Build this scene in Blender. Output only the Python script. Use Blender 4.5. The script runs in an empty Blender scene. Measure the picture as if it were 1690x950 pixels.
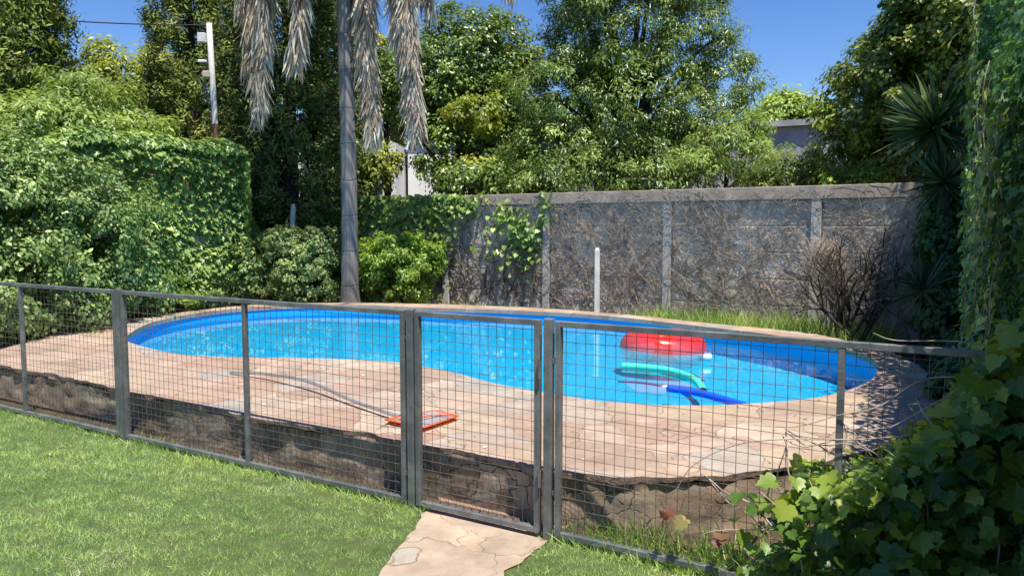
import bpy, bmesh, math, random
import numpy as np
from mathutils import Vector
C = bpy.context.scene.collection
sc = bpy.context.scene
R = math.radians
# ------------------------------------------------------------------ camera, world, sun, exposure
EYE = 1.545; PITCH = 0.0797; FOC = 1254.0
cam = bpy.data.cameras.new('camera'); co = bpy.data.objects.new('camera', cam); C.objects.link(co)
co.location = (0, 0, EYE); co.rotation_euler = (math.pi/2 - PITCH, 0, 0)
cam.sensor_width = 36; cam.lens = FOC/1690*36; cam.clip_end = 2000; cam.clip_start = 0.05
sc.camera = co
SUN_EL = R(68); SX, SY = 0.407, -0.914
w = bpy.data.worlds.new('World'); sc.world = w; w.use_nodes = True
nt = w.node_tree; nt.nodes.clear()
sky = nt.nodes.new('ShaderNodeTexSky'); sky.sky_type = 'NISHITA'; sky.sun_disc = False
sky.sun_elevation = SUN_EL; sky.sun_rotation = math.atan2(SX, SY)
sky.air_density = 1.0; sky.dust_density = 0.1; sky.ozone_density = 3.5
bg = nt.nodes.new('ShaderNodeBackground'); bg.inputs['Strength'].default_value = 0.112
wo = nt.nodes.new('ShaderNodeOutputWorld')
hsv = nt.nodes.new('ShaderNodeHueSaturation'); hsv.inputs['Saturation'].default_value = 1.27; hsv.inputs['Hue'].default_value = .513
nt.links.new(sky.outputs[0], hsv.inputs['Color']); nt.links.new(hsv.outputs[0], bg.inputs[0]); nt.links.new(bg.outputs[0], wo.inputs[0])
sl = bpy.data.lights.new('sun', 'SUN'); sl.energy = 5.0; sl.angle = R(0.5); sl.color = (1, 0.945, 0.85)
so = bpy.data.objects.new('sun', sl); C.objects.link(so)
sd = Vector((SX*math.cos(SUN_EL), SY*math.cos(SUN_EL), math.sin(SUN_EL)))
so.rotation_euler = sd.to_track_quat('Z', 'Y').to_euler(); so.location = (3, -6, 14)
sc.view_settings.view_transform = 'Standard'; sc.view_settings.look = 'None'
sc.view_settings.exposure = 0.53; sc.view_settings.gamma = 1
cy = sc.cycles
cy.use_denoising = True; cy.max_bounces = 7; cy.diffuse_bounces = 3; cy.glossy_bounces = 3
cy.transmission_bounces = 3; cy.transparent_max_bounces = 10; cy.caustics_reflective = False; cy.caustics_refractive = False
cy.sample_clamp_indirect = 4

rng = np.random.default_rng(7)
random.seed(7)
# ------------------------------------------------------------------ helpers
def ray(px, py):
    u = (px-845)/FOC; v = -(py-475)/FOC
    return np.array([u, math.cos(PITCH)+v*math.sin(PITCH), -math.sin(PITCH)+v*math.cos(PITCH)])
def at(px, py, z=0.0):
    d = ray(px, py); t = (z-EYE)/d[2]; return d*t + [0, 0, EYE]
def atY(px, py, Y):
    d = ray(px, py); return d*(Y/d[1]) + [0, 0, EYE]
FD = np.array([-0.8617, 0.5074]); FN = np.array([0.5074, 0.8617]); FP = np.array([0.1797, 3.645])
def fp(s, n=0.0, z=0.0):
    q = FP + s*FD + n*FN; return np.array([q[0], q[1], z])

def tag(o, label=None, cat=None, group=None, kind=None):
    if label: o['label'] = label
    if cat: o['category'] = cat
    if group: o['group'] = group
    if kind: o['kind'] = kind
    return o
def thing(name, label, cat, loc=(0, 0, 0), group=None):
    o = bpy.data.objects.new(name, None); C.objects.link(o); o.location = loc
    o.empty_display_size = .2
    return tag(o, label, cat, group)
def link(name, me, m, parent=None):
    o = bpy.data.objects.new(name, me); C.objects.link(o)
    if m: me.materials.append(m)
    if parent:
        o.parent = parent; o.location = -Vector(parent.location) if parent.parent is None else (0, 0, 0)
    return o
def mesh_np(name, V, F, m, parent=None, rnd=None, smooth=False, uv=None):
    """V (n,3); F list of (faces array (k,m))"""
    me = bpy.data.meshes.new(name)
    V = np.asarray(V, dtype=np.float32)
    me.vertices.add(len(V)); me.vertices.foreach_set('co', V.ravel())
    F = [np.asarray(f, dtype=np.int32) for f in F if len(f)]
    loops = np.concatenate([f.ravel() for f in F])
    tot = np.concatenate([np.full(len(f), f.shape[1], dtype=np.int32) for f in F])
    st = np.concatenate([[0], np.cumsum(tot)[:-1]]).astype(np.int32)
    me.loops.add(len(loops)); me.loops.foreach_set('vertex_index', loops)
    me.polygons.add(len(tot)); me.polygons.foreach_set('loop_start', st); me.polygons.foreach_set('loop_total', tot)
    if smooth: me.polygons.foreach_set('use_smooth', np.ones(len(tot), dtype=bool))
    me.update(calc_edges=True)
    if rnd is not None:
        a = me.attributes.new('rnd', 'FLOAT', 'POINT'); a.data.foreach_set('value', np.asarray(rnd, dtype=np.float32))
    if uv is not None:
        a = me.attributes.new('leafco', 'FLOAT_VECTOR', 'POINT'); a.data.foreach_set('vector', np.asarray(uv, dtype=np.float32).ravel())
    me.validate()
    return link(name, me, m, parent)
def norm(a): return a/np.maximum(np.linalg.norm(a, axis=-1, keepdims=True), 1e-9)

def sym(right, center):      # right half outline from base (0,y) to tip (0,1) -> verts and fan tris
    r = [p for p in right]; l = [(-x, y) for x, y in right[1:-1]][::-1]
    pts = r + l
    v = [(x, y, abs(x)*.22 - .12*(y-.4)**2) for x, y in pts] + [(0, center, -.02)]
    n = len(pts); c = n
    return np.array(v), [np.array([(c, i, (i+1) % n) for i in range(n)])]
T_RH = (np.array([(0, 0, 0), (.3, .45, .07), (0, 1, -.04), (-.3, .45, .07)]), [np.array([(0, 1, 2), (0, 2, 3)])])
T_LAN = (np.array([(0, 0, 0), (.17, .4, .04), (0, 1, -.1), (-.17, .4, .04)]), [np.array([(0, 1, 2), (0, 2, 3)])])
T_NEED = (np.array([(-.08, 0, 0), (.08, 0, 0), (.15, .5, .03), (0, 1, 0), (-.15, .5, .03)]), [np.array([(0, 1, 2, 3, 4)])])
T_OV = (np.array([(0, 0, 0), (.27, .28, .06), (.24, .66, .04), (0, 1, -.08), (-.24, .66, .04), (-.27, .28, .06)]), [np.array([(0, 1, 2, 3), (0, 3, 4, 5)])])
T_IVY = sym([(0, .04), (.22, -.08), (.5, .12), (.36, .38), (.4, .62), (.17, .64), (0, 1)], .35)
T_VINE = sym([(0, .03), (.1, -.12), (.3, -.16), (.42, -.05), (.58, .05), (.6, .22), (.5, .3), (.42, .37), (.5, .46), (.54, .6), (.42, .62), (.34, .66), (.27, .66), (.22, .8), (.1, .84), (0, 1.02)], .3)
T_TW = (np.array([(-.012, 0, 0), (.012, 0, 0), (.03, .5, .04), (.0, 1, .0), (.01, .5, .04)]), [np.array([(0, 1, 2, 4)]), np.array([(4, 2, 3)])])
def scatter(cen, nor, size, T, tip=None, trnd=.6, nrnd=.35, g=rng):
    cen = np.asarray(cen, float); n = len(cen)
    nor = norm(np.asarray(nor, float) + g.normal(0, nrnd, (n, 3)))
    if tip is None: tip = np.tile([0, 0, -1.0], (n, 1))
    tip = np.asarray(tip, float) + g.normal(0, trnd, (n, 3))
    d = norm(tip - (tip*nor).sum(1, keepdims=True)*nor)
    x = np.cross(d, nor)
    size = np.broadcast_to(np.asarray(size, float), (n,))
    tv, tf = T; k = len(tv)
    V = cen[:, None] + size[:, None, None]*(tv[None, :, 0:1]*x[:, None] + tv[None, :, 1:2]*d[:, None] + tv[None, :, 2:3]*nor[:, None])
    off = (np.arange(n)*k)[:, None, None]
    F = [(f[None] + off).reshape(-1, f.shape[1]) for f in tf]
    uv = np.tile(tv, (n, 1))
    return V.reshape(-1, 3), F, k, uv
def leaves(name, cen, nor, size, T, m, parent=None, tip=None, trnd=.6, nrnd=.35, rnd=None):
    V, F, k, uv = scatter(cen, nor, size, T, tip, trnd, nrnd)
    if rnd is None: rnd = rng.random(len(cen))
    return mesh_np(name, V, F, m, parent, rnd=np.repeat(rnd, k), uv=uv)

class Tubes:
    def __init__(s): s.V = []; s.F = []; s.n = 0
    def add(s, P, r, k=5, cap=False):
        P = np.asarray(P, float); m = len(P)
        r = np.broadcast_to(np.asarray(r, float), (m,))
        t = norm(np.gradient(P, axis=0))
        ref = np.array([0, 0, 1.0]) if abs(t[:, 2]).mean() < .8 else np.array([1.0, 0, 0])
        a = norm(np.cross(t, ref)); b = np.cross(t, a)
        th = np.linspace(0, 2*math.pi, k, endpoint=False)
        V = P[:, None] + r[:, None, None]*(np.cos(th)[None, :, None]*a[:, None] + np.sin(th)[None, :, None]*b[:, None])
        s.V.append(V.reshape(-1, 3))
        i = np.arange(m-1)[:, None]*k; j = np.arange(k)[None]; j2 = (j+1) % k
        F = np.stack([i+j, i+j2, i+k+j2, i+k+j], -1).reshape(-1, 4) + s.n
        s.F.append(F)
        s.n += m*k
        return s
    def build(s, name, m, parent=None, smooth=True):
        return mesh_np(name, np.concatenate(s.V), [np.concatenate(s.F)], m, parent, smooth=smooth)
class Boxes:
    def __init__(s): s.bm = bmesh.new()
    def box(s, c, ax, ay, az, sx, sy, sz):
        c, ax, ay, az = [np.asarray(q, float) for q in (c, ax, ay, az)]
        vs = [s.bm.verts.new(c + ax*sx*i/2 + ay*sy*j/2 + az*sz*k/2) for i in (-1, 1) for j in (-1, 1) for k in (-1, 1)]
        for f in ((0, 1, 3, 2), (4, 6, 7, 5), (0, 4, 5, 1), (2, 3, 7, 6), (0, 2, 6, 4), (1, 5, 7, 3)):
            s.bm.faces.new([vs[q] for q in f])
        return s
    def build(s, name, m, parent=None, bevel=0):
        bmesh.ops.recalc_face_normals(s.bm, faces=s.bm.faces)
        if bevel: bmesh.ops.bevel(s.bm, geom=s.bm.edges[:], offset=bevel, segments=1, affect='EDGES')
        me = bpy.data.meshes.new(name); s.bm.to_mesh(me); s.bm.free()
        return link(name, me, m, parent)
UP = np.array([0, 0, 1.0])
def catmull(P, n=12, closed=True):
    P = np.asarray(P, float); out = []; m = len(P)
    for i in range(m if closed else m-1):
        a, b, c, d = (P[(i-1) % m], P[i], P[(i+1) % m], P[(i+2) % m]) if closed else (P[max(i-1, 0)], P[i], P[i+1], P[min(i+2, m-1)])
        for t in np.linspace(0, 1, n, endpoint=False):
            out.append(.5*((2*b)+(c-a)*t+(2*a-5*b+4*c-d)*t*t+(3*b-a-3*c+d)*t**3))
    if not closed: out.append(P[-1])
    return np.array(out)
def resample(P, step, closed=True):
    Q = np.vstack([P, P[:1]]) if closed else P
    L = np.concatenate([[0], np.cumsum(np.linalg.norm(np.diff(Q, axis=0), axis=1))])
    n = max(3, int(L[-1]/step)); t = np.linspace(0, L[-1], n, endpoint=not closed)
    return np.stack([np.interp(t, L, Q[:, i]) for i in range(Q.shape[1])], -1)
def offset(P, d):            # P closed, offset outward by d
    t = np.roll(P, -1, 0)-np.roll(P, 1, 0); t = norm(t)
    n = np.stack([t[:, 1], -t[:, 0]], -1)
    A = .5*np.sum(P[:, 0]*np.roll(P[:, 1], -1)-np.roll(P[:, 0], -1)*P[:, 1])
    return P + n*d*(1 if A > 0 else -1)

# ------------------------------------------------------------------ materials
def newmat(name):
    m = bpy.data.materials.new(name); m.use_nodes = True
    n = m.node_tree; n.nodes.clear()
    out = n.nodes.new('ShaderNodeOutputMaterial'); b = n.nodes.new('ShaderNodeBsdfPrincipled')
    n.links.new(b.outputs[0], out.inputs[0])
    return m, n, b, out
def nd(n, t, ins=None, **kw):
    x = n.nodes.new(t)
    for k, v in kw.items(): setattr(x, k, v)
    for k, v in (ins or {}).items():
        if isinstance(v, bpy.types.NodeSocket): n.links.new(v, x.inputs[k])
        else: x.inputs[k].default_value = v
    return x
def ramp(n, fac, stops, interp='LINEAR'):
    r = n.nodes.new('ShaderNodeValToRGB'); r.color_ramp.interpolation = interp
    el = r.color_ramp.elements
    while len(el) < len(stops): el.new(.5)
    for e, (p, c) in zip(el, stops):
        e.position = p; e.color = (*c, 1) if len(c) == 3 else c
    n.links.new(fac, r.inputs[0]); return r
def leafmat(name, dark, mid, light, tr=.35, rough=.42, spec=.5, trc=None, veins=False, k=1.62):
    dark, mid, light = [tuple(min(c*k, .75) for c in q) for q in (dark, mid, light)]
    m, n, b, out = newmat(name)
    a = nd(n, 'ShaderNodeAttribute', attribute_name='rnd')
    r = ramp(n, a.outputs['Fac'], [(0, dark), (.55, mid), (1, light)])
    col = r.outputs[0]
    g = nd(n, 'ShaderNodeNewGeometry')
    no = nd(n, 'ShaderNodeTexNoise', {'Vector': g.outputs['Position'], 'Scale': 1.3, 'Detail': 2})
    hs = nd(n, 'ShaderNodeHueSaturation', {'Color': col})
    mr = nd(n, 'ShaderNodeMapRange', {0: no.outputs[0], 1: .3, 2: .7, 3: .75, 4: 1.3}); n.links.new(mr.outputs[0], hs.inputs['Value'])
    mr2 = nd(n, 'ShaderNodeMapRange', {0: no.outputs[0], 1: .3, 2: .7, 3: .515, 4: .485}); n.links.new(mr2.outputs[0], hs.inputs['Hue'])
    col = hs.outputs[0]
    if veins:
        lc = nd(n, 'ShaderNodeAttribute', attribute_name='leafco')
        sp = nd(n, 'ShaderNodeSeparateXYZ', {0: lc.outputs['Vector']})
        ax = nd(n, 'ShaderNodeMath', {0: sp.outputs[0]}, operation='ABSOLUTE')
        # midrib plus radiating side veins
        an = nd(n, 'ShaderNodeMath', {0: ax.outputs[0], 1: sp.outputs[1]}, operation='ARCTAN2')
        sc1 = nd(n, 'ShaderNodeMath', {0: an.outputs[0], 1: 7.2}, operation='MULTIPLY')
        cs = nd(n, 'ShaderNodeMath', {0: sc1.outputs[0]}, operation='COSINE')
        v = nd(n, 'ShaderNodeMapRange', {0: cs.outputs[0], 1: .93, 2: 1., 3: 0, 4: .28})
        mx = nd(n, 'ShaderNodeMix', {0: v.outputs[0], 7: (light[0]*1.6, light[1]*1.4, light[2]*1.5, 1)}, data_type='RGBA')
        n.links.new(col, mx.inputs[6]); col = mx.outputs[2]
    n.links.new(col, b.inputs['Base Color'])
    b.inputs['Roughness'].default_value = rough; b.inputs['Specular IOR Level'].default_value = spec
    hs2 = nd(n, 'ShaderNodeHueSaturation', {'Color': col, 'Hue': .475, 'Saturation': 1.1, 'Value': 1.7})
    t = nd(n, 'ShaderNodeBsdfTranslucent', {'Color': hs2.outputs[0]})
    mix = nd(n, 'ShaderNodeMixShader', {0: tr}); n.links.new(b.outputs[0], mix.inputs[1]); n.links.new(t.outputs[0], mix.inputs[2])
    n.links.new(mix.outputs[0], out.inputs[0])
    return m
def simple(name, c1, c2=None, scale=8, rough=.8, bump=.3, bscale=40, metal=0, detail=6, dist=.01, mid=(.35, .65)):
    m, n, b, out = newmat(name)
    g = nd(n, 'ShaderNodeTexCoord')
    no = nd(n, 'ShaderNodeTexNoise', {'Vector': g.outputs['Object'], 'Scale': scale, 'Detail': detail, 'Roughness': .65})
    r = ramp(n, no.outputs[0], [(mid[0], c1), (mid[1], c2 or c1)])
    n.links.new(r.outputs[0], b.inputs['Base Color'])
    b.inputs['Roughness'].default_value = rough; b.inputs['Metallic'].default_value = metal
    if bump:
        n2 = nd(n, 'ShaderNodeTexNoise', {'Vector': g.outputs['Object'], 'Scale': bscale, 'Detail': 5})
        bp = nd(n, 'ShaderNodeBump', {'Height': n2.outputs[0], 'Strength': bump, 'Distance': dist})
        n.links.new(bp.outputs[0], b.inputs['Normal'])
    return m
def stonemat(name, scale, cols, joint, jw=.02, warp=.25, bump=.5, dk=.55, rough=.85, zs=1.0, dirt=None):
    m, n, b, out = newmat(name)
    g = nd(n, 'ShaderNodeTexCoord')
    mp = nd(n, 'ShaderNodeMapping', {'Vector': g.outputs['Object'], 'Scale': (1, 1, zs)})
    w1 = nd(n, 'ShaderNodeTexNoise', {'Vector': mp.outputs[0], 'Scale': 1.7, 'Detail': 3})
    sb = nd(n, 'ShaderNodeVectorMath', {0: w1.outputs['Color'], 1: (.5, .5, .5)}, operation='SUBTRACT')
    sv = nd(n, 'ShaderNodeVectorMath', {0: sb.outputs[0]}, operation='SCALE'); sv.inputs['Scale'].default_value = warp*2
    w2 = nd(n, 'ShaderNodeTexNoise', {'Vector': mp.outputs[0], 'Scale': 22, 'Detail': 3})
    sb2 = nd(n, 'ShaderNodeVectorMath', {0: w2.outputs['Color'], 1: (.5, .5, .5)}, operation='SUBTRACT')
    sv2 = nd(n, 'ShaderNodeVectorMath', {0: sb2.outputs[0]}, operation='SCALE'); sv2.inputs['Scale'].default_value = .045
    ad = nd(n, 'ShaderNodeVectorMath', {0: mp.outputs[0], 1: sv.outputs[0]}, operation='ADD')
    ad = nd(n, 'ShaderNodeVectorMath', {0: ad.outputs[0], 1: sv2.outputs[0]}, operation='ADD')
    vd = nd(n, 'ShaderNodeTexVoronoi', {'Vector': ad.outputs[0], 'Scale': scale}, feature='DISTANCE_TO_EDGE')
    vc = nd(n, 'ShaderNodeTexVoronoi', {'Vector': ad.outputs[0], 'Scale': scale}, feature='F1')
    sp = nd(n, 'ShaderNodeSeparateXYZ', {0: vc.outputs['Color']})
    k = len(cols)
    r = ramp(n, sp.outputs[0], [((i+.5)/k, c) for i, c in enumerate(cols)])
    no = nd(n, 'ShaderNodeTexNoise', {'Vector': g.outputs['Object'], 'Scale': 5, 'Detail': 8, 'Roughness': .7})
    hs = nd(n, 'ShaderNodeHueSaturation', {'Color': r.outputs[0]})
    mr = nd(n, 'ShaderNodeMapRange', {0: no.outputs[0], 1: .3, 2: .7, 3: .66, 4: 1.22}); n.links.new(mr.outputs[0], hs.inputs['Value'])
    stn = nd(n, 'ShaderNodeTexNoise', {'Vector': g.outputs['Object'], 'Scale': 2.3, 'Detail': 6, 'Roughness': .6})
    sr = nd(n, 'ShaderNodeMapRange', {0: stn.outputs[0], 1: .45, 2: .66, 3: 0, 4: dk})
    mxs = nd(n, 'ShaderNodeMix', {0: sr.outputs[0], 7: (*(dirt or cols[0]), 1)}, data_type='RGBA'); n.links.new(hs.outputs[0], mxs.inputs[6])
    jn = nd(n, 'ShaderNodeTexNoise', {'Vector': g.outputs['Object'], 'Scale': 3, 'Detail': 3})
    jm = nd(n, 'ShaderNodeMapRange', {0: jn.outputs[0], 1: .42, 2: .68, 3: jw*.12, 4: jw*1.6})
    ji = nd(n, 'ShaderNodeMapRange', {0: vd.outputs['Distance'], 1: 0, 3: 1, 4: 0}); n.links.new(jm.outputs[0], ji.inputs[2])
    mx = nd(n, 'ShaderNodeMix', {0: ji.outputs[0], 7: (*joint, 1)}, data_type='RGBA'); n.links.new(mxs.outputs[2], mx.inputs[6])
    n.links.new(mx.outputs[2], b.inputs['Base Color']); b.inputs['Roughness'].default_value = rough
    hn = nd(n, 'ShaderNodeTexNoise', {'Vector': g.outputs['Object'], 'Scale': 30, 'Detail': 6})
    h1 = nd(n, 'ShaderNodeMath', {0: ji.outputs[0], 1: -1.0}, operation='MULTIPLY')
    h2 = nd(n, 'ShaderNodeMath', {0: hn.outputs[0], 1: .5, 2: h1.outputs[0]}, operation='MULTIPLY_ADD')
    h3 = nd(n, 'ShaderNodeMath', {0: sp.outputs[1], 1: .5, 2: h2.outputs[0]}, operation='MULTIPLY_ADD')
    bp = nd(n, 'ShaderNodeBump', {'Height': h3.outputs[0], 'Strength': bump, 'Distance': .012}); n.links.new(bp.outputs[0], b.inputs['Normal'])
    return m
M = {}
M['soil'] = simple('soil', (.05, .032, .018), (.13, .09, .05), 6, .95, .6, 60)
M['lawn'] = simple('lawn_soil', (.045, .07, .018), (.10, .13, .035), 9, .95, .5, 120)
M['grass'] = leafmat('grass_blade', (.14, .22, .055), (.30, .41, .125), (.56, .55, .30), tr=.3, rough=.5, spec=.25)
M['tuft'] = leafmat('tall_grass', (.06, .13, .02), (.14, .24, .04), (.40, .40, .17), tr=.35, rough=.55, spec=.25)
M['deck'] = stonemat('flagstone', 2.1, [(.36, .26, .19), (.44, .295, .22), (.50, .40, .30), (.39, .235, .17), (.47, .36, .245), (.38, .335, .285), (.52, .36, .26), (.42, .31, .215)], (.22, .16, .12), .013, .42, .6, dirt=(.33, .245, .18))
M['path'] = stonemat('path_stone', 2.3, [(.42, .32, .23), (.50, .37, .27), (.46, .40, .32), (.42, .28, .20), (.50, .36, .24), (.39, .35, .29)], (.26, .20, .14), .016, .4, .6, dirt=(.36, .27, .18))
M['base'] = stonemat('rough_stone_masonry', 8.5, [(.28, .195, .13), (.34, .27, .19), (.22, .15, .10), (.38, .27, .175), (.30, .26, .20), (.40, .30, .21)], (.085, .062, .045), .035, .14, .7, dirt=(.15, .11, .075), zs=1.15, dk=.8)
M['rimedge'] = simple('stone_edge', (.14, .10, .08), (.34, .24, .18), 14, .9, .8, 45)
M['steel'] = simple('grey_painted_steel', (.12, .13, .13), (.22, .225, .22), 7, .42, .2, 90, 0.15, mid=(.42, .62))
M['wire'] = simple('galvanised_wire', (.12, .10, .085), (.22, .19, .16), 14, .5, 0, metal=.3)
M['rust'] = simple('rusty_steel', (.11, .05, .025), (.22, .13, .08), 60, .8, .3, 120)
M['concrete'] = simple('weathered_concrete', (.42, .38, .325), (.78, .72, .62), 1.6, .9, .5, 35, detail=10)
M['concrete2'] = simple('pillar_concrete', (.42, .39, .35), (.60, .57, .52), 3, .9, .5, 35, detail=8)
M['cap'] = simple('cap_concrete', (.30, .235, .18), (.50, .41, .32), 3, .9, .5, 35, detail=8)
M['vinewood'] = simple('dry_vine', (.22, .17, .13), (.58, .48, .38), 9, .9, 0)
M['twig'] = simple('dry_twig', (.36, .28, .20), (.60, .50, .38), 9, .9, 0)
M['bark'] = simple('dark_bark', (.025, .02, .015), (.07, .055, .04), 6, .9, .6, 30)
def palmbark():
    m, n, b, out = newmat('palm_bark')
    g = nd(n, 'ShaderNodeTexCoord')
    mp = nd(n, 'ShaderNodeMapping', {'Vector': g.outputs['Object'], 'Scale': (22, 22, 1.6)})
    no = nd(n, 'ShaderNodeTexNoise', {'Vector': mp.outputs[0], 'Scale': 1.0, 'Detail': 6, 'Roughness': .7})
    n1 = nd(n, 'ShaderNodeTexNoise', {'Vector': g.outputs['Object'], 'Scale': 3, 'Detail': 4})
    sp = nd(n, 'ShaderNodeSeparateXYZ', {0: g.outputs['Object']})
    zz_ = nd(n, 'ShaderNodeMath', {0: n1.outputs[0], 1: .12, 2: sp.outputs[2]}, operation='MULTIPLY_ADD')
    z2 = nd(n, 'ShaderNodeMath', {0: zz_.outputs[0], 1: .30}, operation='PINGPONG')
    rg = nd(n, 'ShaderNodeMapRange', {0: z2.outputs[0], 1: 0, 2: .018, 3: 1, 4: 0})
    r = ramp(n, no.outputs[0], [(.3, (.12, .105, .095)), (.7, (.29, .265, .24))])
    mx = nd(n, 'ShaderNodeMix', {0: rg.outputs[0], 7: (.15, .135, .12, 1)}, data_type='RGBA'); n.links.new(r.outputs[0], mx.inputs[6])
    n.links.new(mx.outputs[2], b.inputs['Base Color']); b.inputs['Roughness'].default_value = .85
    h = nd(n, 'ShaderNodeMath', {0: no.outputs[0], 1: rg.outputs[0]}, operation='SUBTRACT')
    bp = nd(n, 'ShaderNodeBump', {'Height': h.outputs[0], 'Strength': .6, 'Distance': .012}); n.links.new(bp.outputs[0], b.inputs['Normal'])
    return m
M['palm'] = palmbark()
M['frond'] = leafmat('dead_frond', (.17, .13, .09), (.37, .31, .235), (.52, .46, .37), tr=.2, rough=.7, spec=.2)
M['green_frond'] = leafmat('green_frond', (.03, .06, .015), (.06, .11, .025), (.10, .16, .03), tr=.3)
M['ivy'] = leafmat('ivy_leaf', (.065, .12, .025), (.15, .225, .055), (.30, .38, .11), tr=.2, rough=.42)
M['ivyd'] = leafmat('shade_ivy_leaf', (.015, .045, .015), (.03, .08, .02), (.065, .14, .028), tr=.28, rough=.5)  # darker copy of the ivy leaf, with the shade put into its colour
M['vine'] = leafmat('vine_leaf', (.022, .055, .010), (.055, .115, .016), (.19, .25, .034), tr=.34, rough=.42, veins=True)
M['vinered'] = leafmat('reddish_vine_leaf', (.13, .05, .03), (.19, .10, .05), (.20, .18, .06), tr=.3, rough=.5, veins=True)
M['jas'] = leafmat('jasmine_leaf', (.05, .09, .022), (.12, .185, .048), (.27, .34, .11), tr=.18, rough=.42)
M['lan'] = leafmat('lantana_leaf', (.08, .12, .04), (.155, .215, .07), (.25, .31, .11), tr=.25, rough=.5)
M['brt'] = leafmat('bright_leaf', (.06, .11, .015), (.13, .21, .03), (.30, .38, .06), tr=.35, rough=.35)
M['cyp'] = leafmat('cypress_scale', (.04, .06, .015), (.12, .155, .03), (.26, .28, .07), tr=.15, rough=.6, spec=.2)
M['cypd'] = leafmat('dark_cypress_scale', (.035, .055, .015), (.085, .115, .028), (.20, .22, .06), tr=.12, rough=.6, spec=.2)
M['laurel'] = leafmat('laurel_leaf', (.04, .065, .014), (.095, .15, .028), (.22, .29, .06), tr=.2, rough=.34, spec=.5)
M['yel'] = leafmat('yellow_green_leaf', (.08, .11, .015), (.15, .19, .03), (.32, .32, .05), tr=.35)
M['lime'] = leafmat('lime_leaf', (.11, .17, .025), (.20, .28, .045), (.28, .36, .08), tr=.3)
M['china'] = leafmat('feathery_leaf', (.075, .12, .025), (.145, .21, .045), (.26, .33, .09), tr=.35)
M['rtree'] = leafmat('hedge_tree_leaf', (.035, .06, .012), (.11, .15, .022), (.34, .37, .08), tr=.28)
M['yucca'] = leafmat('yucca_blade', (.015, .035, .012), (.03, .06, .02), (.06, .10, .03), tr=.12)
M['white'] = simple('white_paint', (.72, .72, .70), (.82, .82, .80), 2, .7, .1)
M['polew'] = simple('weathered_white_paint', (.55, .54, .50), (.75, .74, .70), 6, .6, .2)
M['greyroof'] = simple('grey_sheet', (.34, .34, .37), (.50, .49, .53), 3, .8, .3)
M['black'] = simple('black_rubber', (.02, .02, .02), (.03, .03, .03), 5, .6, 0)
M['alu'] = simple('brushed_aluminium', (.42, .41, .40), (.55, .54, .52), 12, .35, 0, metal=.6)
def vinyl(name, c, tr, tc):
    m = plastic(name, c, .18, coat=.4); n = m.node_tree; b = [x for x in n.nodes if x.type == 'BSDF_PRINCIPLED'][0]; out = [x for x in n.nodes if x.type == 'OUTPUT_MATERIAL'][0]
    t = nd(n, 'ShaderNodeBsdfTransparent', {'Color': (*tc, 1)}); mx = nd(n, 'ShaderNodeMixShader', {0: tr, 1: b.outputs[0], 2: t.outputs[0]})
    n.links.new(mx.outputs[0], out.inputs[0]); return m
def plastic(name, c, rough=.25, tr=0, coat=0):
    m, n, b, out = newmat(name); b.inputs['Base Color'].default_value = (*c, 1); b.inputs['Roughness'].default_value = rough
    b.inputs['Subsurface Weight'].default_value = tr; b.inputs['Subsurface Radius'].default_value = (.05, .05, .05); b.inputs['Coat Weight'].default_value = coat
    return m
M['orange'] = plastic('orange_plastic', (.80, .12, .015), .4)
M['mint'] = plastic('mint_foam', (.06, .70, .50), .6)
M['bluefoam'] = plastic('blue_foam', (.01, .10, .72), .6)
M['red'] = vinyl('red_vinyl', (.88, .035, .015), .34, (1, .85, .83))
M['clear'] = vinyl('milky_vinyl', (.80, .66, .62), .68, (.98, .95, .95))
M['valve'] = plastic('white_vinyl', (.8, .8, .82), .3)
def poolpaint():
    m, n, b, out = newmat('blue_pool_paint')
    g = nd(n, 'ShaderNodeTexCoord')
    no = nd(n, 'ShaderNodeTexNoise', {'Vector': g.outputs['Object'], 'Scale': 1.2, 'Detail': 5})
    r = ramp(n, no.outputs[0], [(.3, (.0, .38, .78)), (.7, (.001, .43, .84))])
    n.links.new(r.outputs[0], b.inputs['Base Color']); b.inputs['Roughness'].default_value = .6
    return m
M['pool'] = poolpaint()
def floor_depth_tint():
    m, n, b, out = newmat('pale_blue_pool_floor')
    g = nd(n, 'ShaderNodeTexCoord')
    no = nd(n, 'ShaderNodeTexNoise', {'Vector': g.outputs['Object'], 'Scale': 1.1, 'Detail': 6, 'Roughness': .6})
    r = ramp(n, no.outputs[0], [(.3, (.0, .40, .70)), (.7, (.0, .47, .77))])
    sp = nd(n, 'ShaderNodeSeparateXYZ', {0: g.outputs['Object']})
    mr = nd(n, 'ShaderNodeMapRange', {0: sp.outputs[2], 1: .083, 2: .03, 3: 0, 4: 1}, interpolation_type='SMOOTHSTEP')  # deeper blue towards the walls: water absorption put into the floor colour
    mx = nd(n, 'ShaderNodeMix', {0: mr.outputs[0], 6: (.0, .36, .76, 1)}, data_type='RGBA'); n.links.new(r.outputs[0], mx.inputs[7])
    n.links.new(mx.outputs[2], b.inputs['Base Color']); b.inputs['Roughness'].default_value = .7
    return m
M['floor'] = floor_depth_tint()
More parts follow.
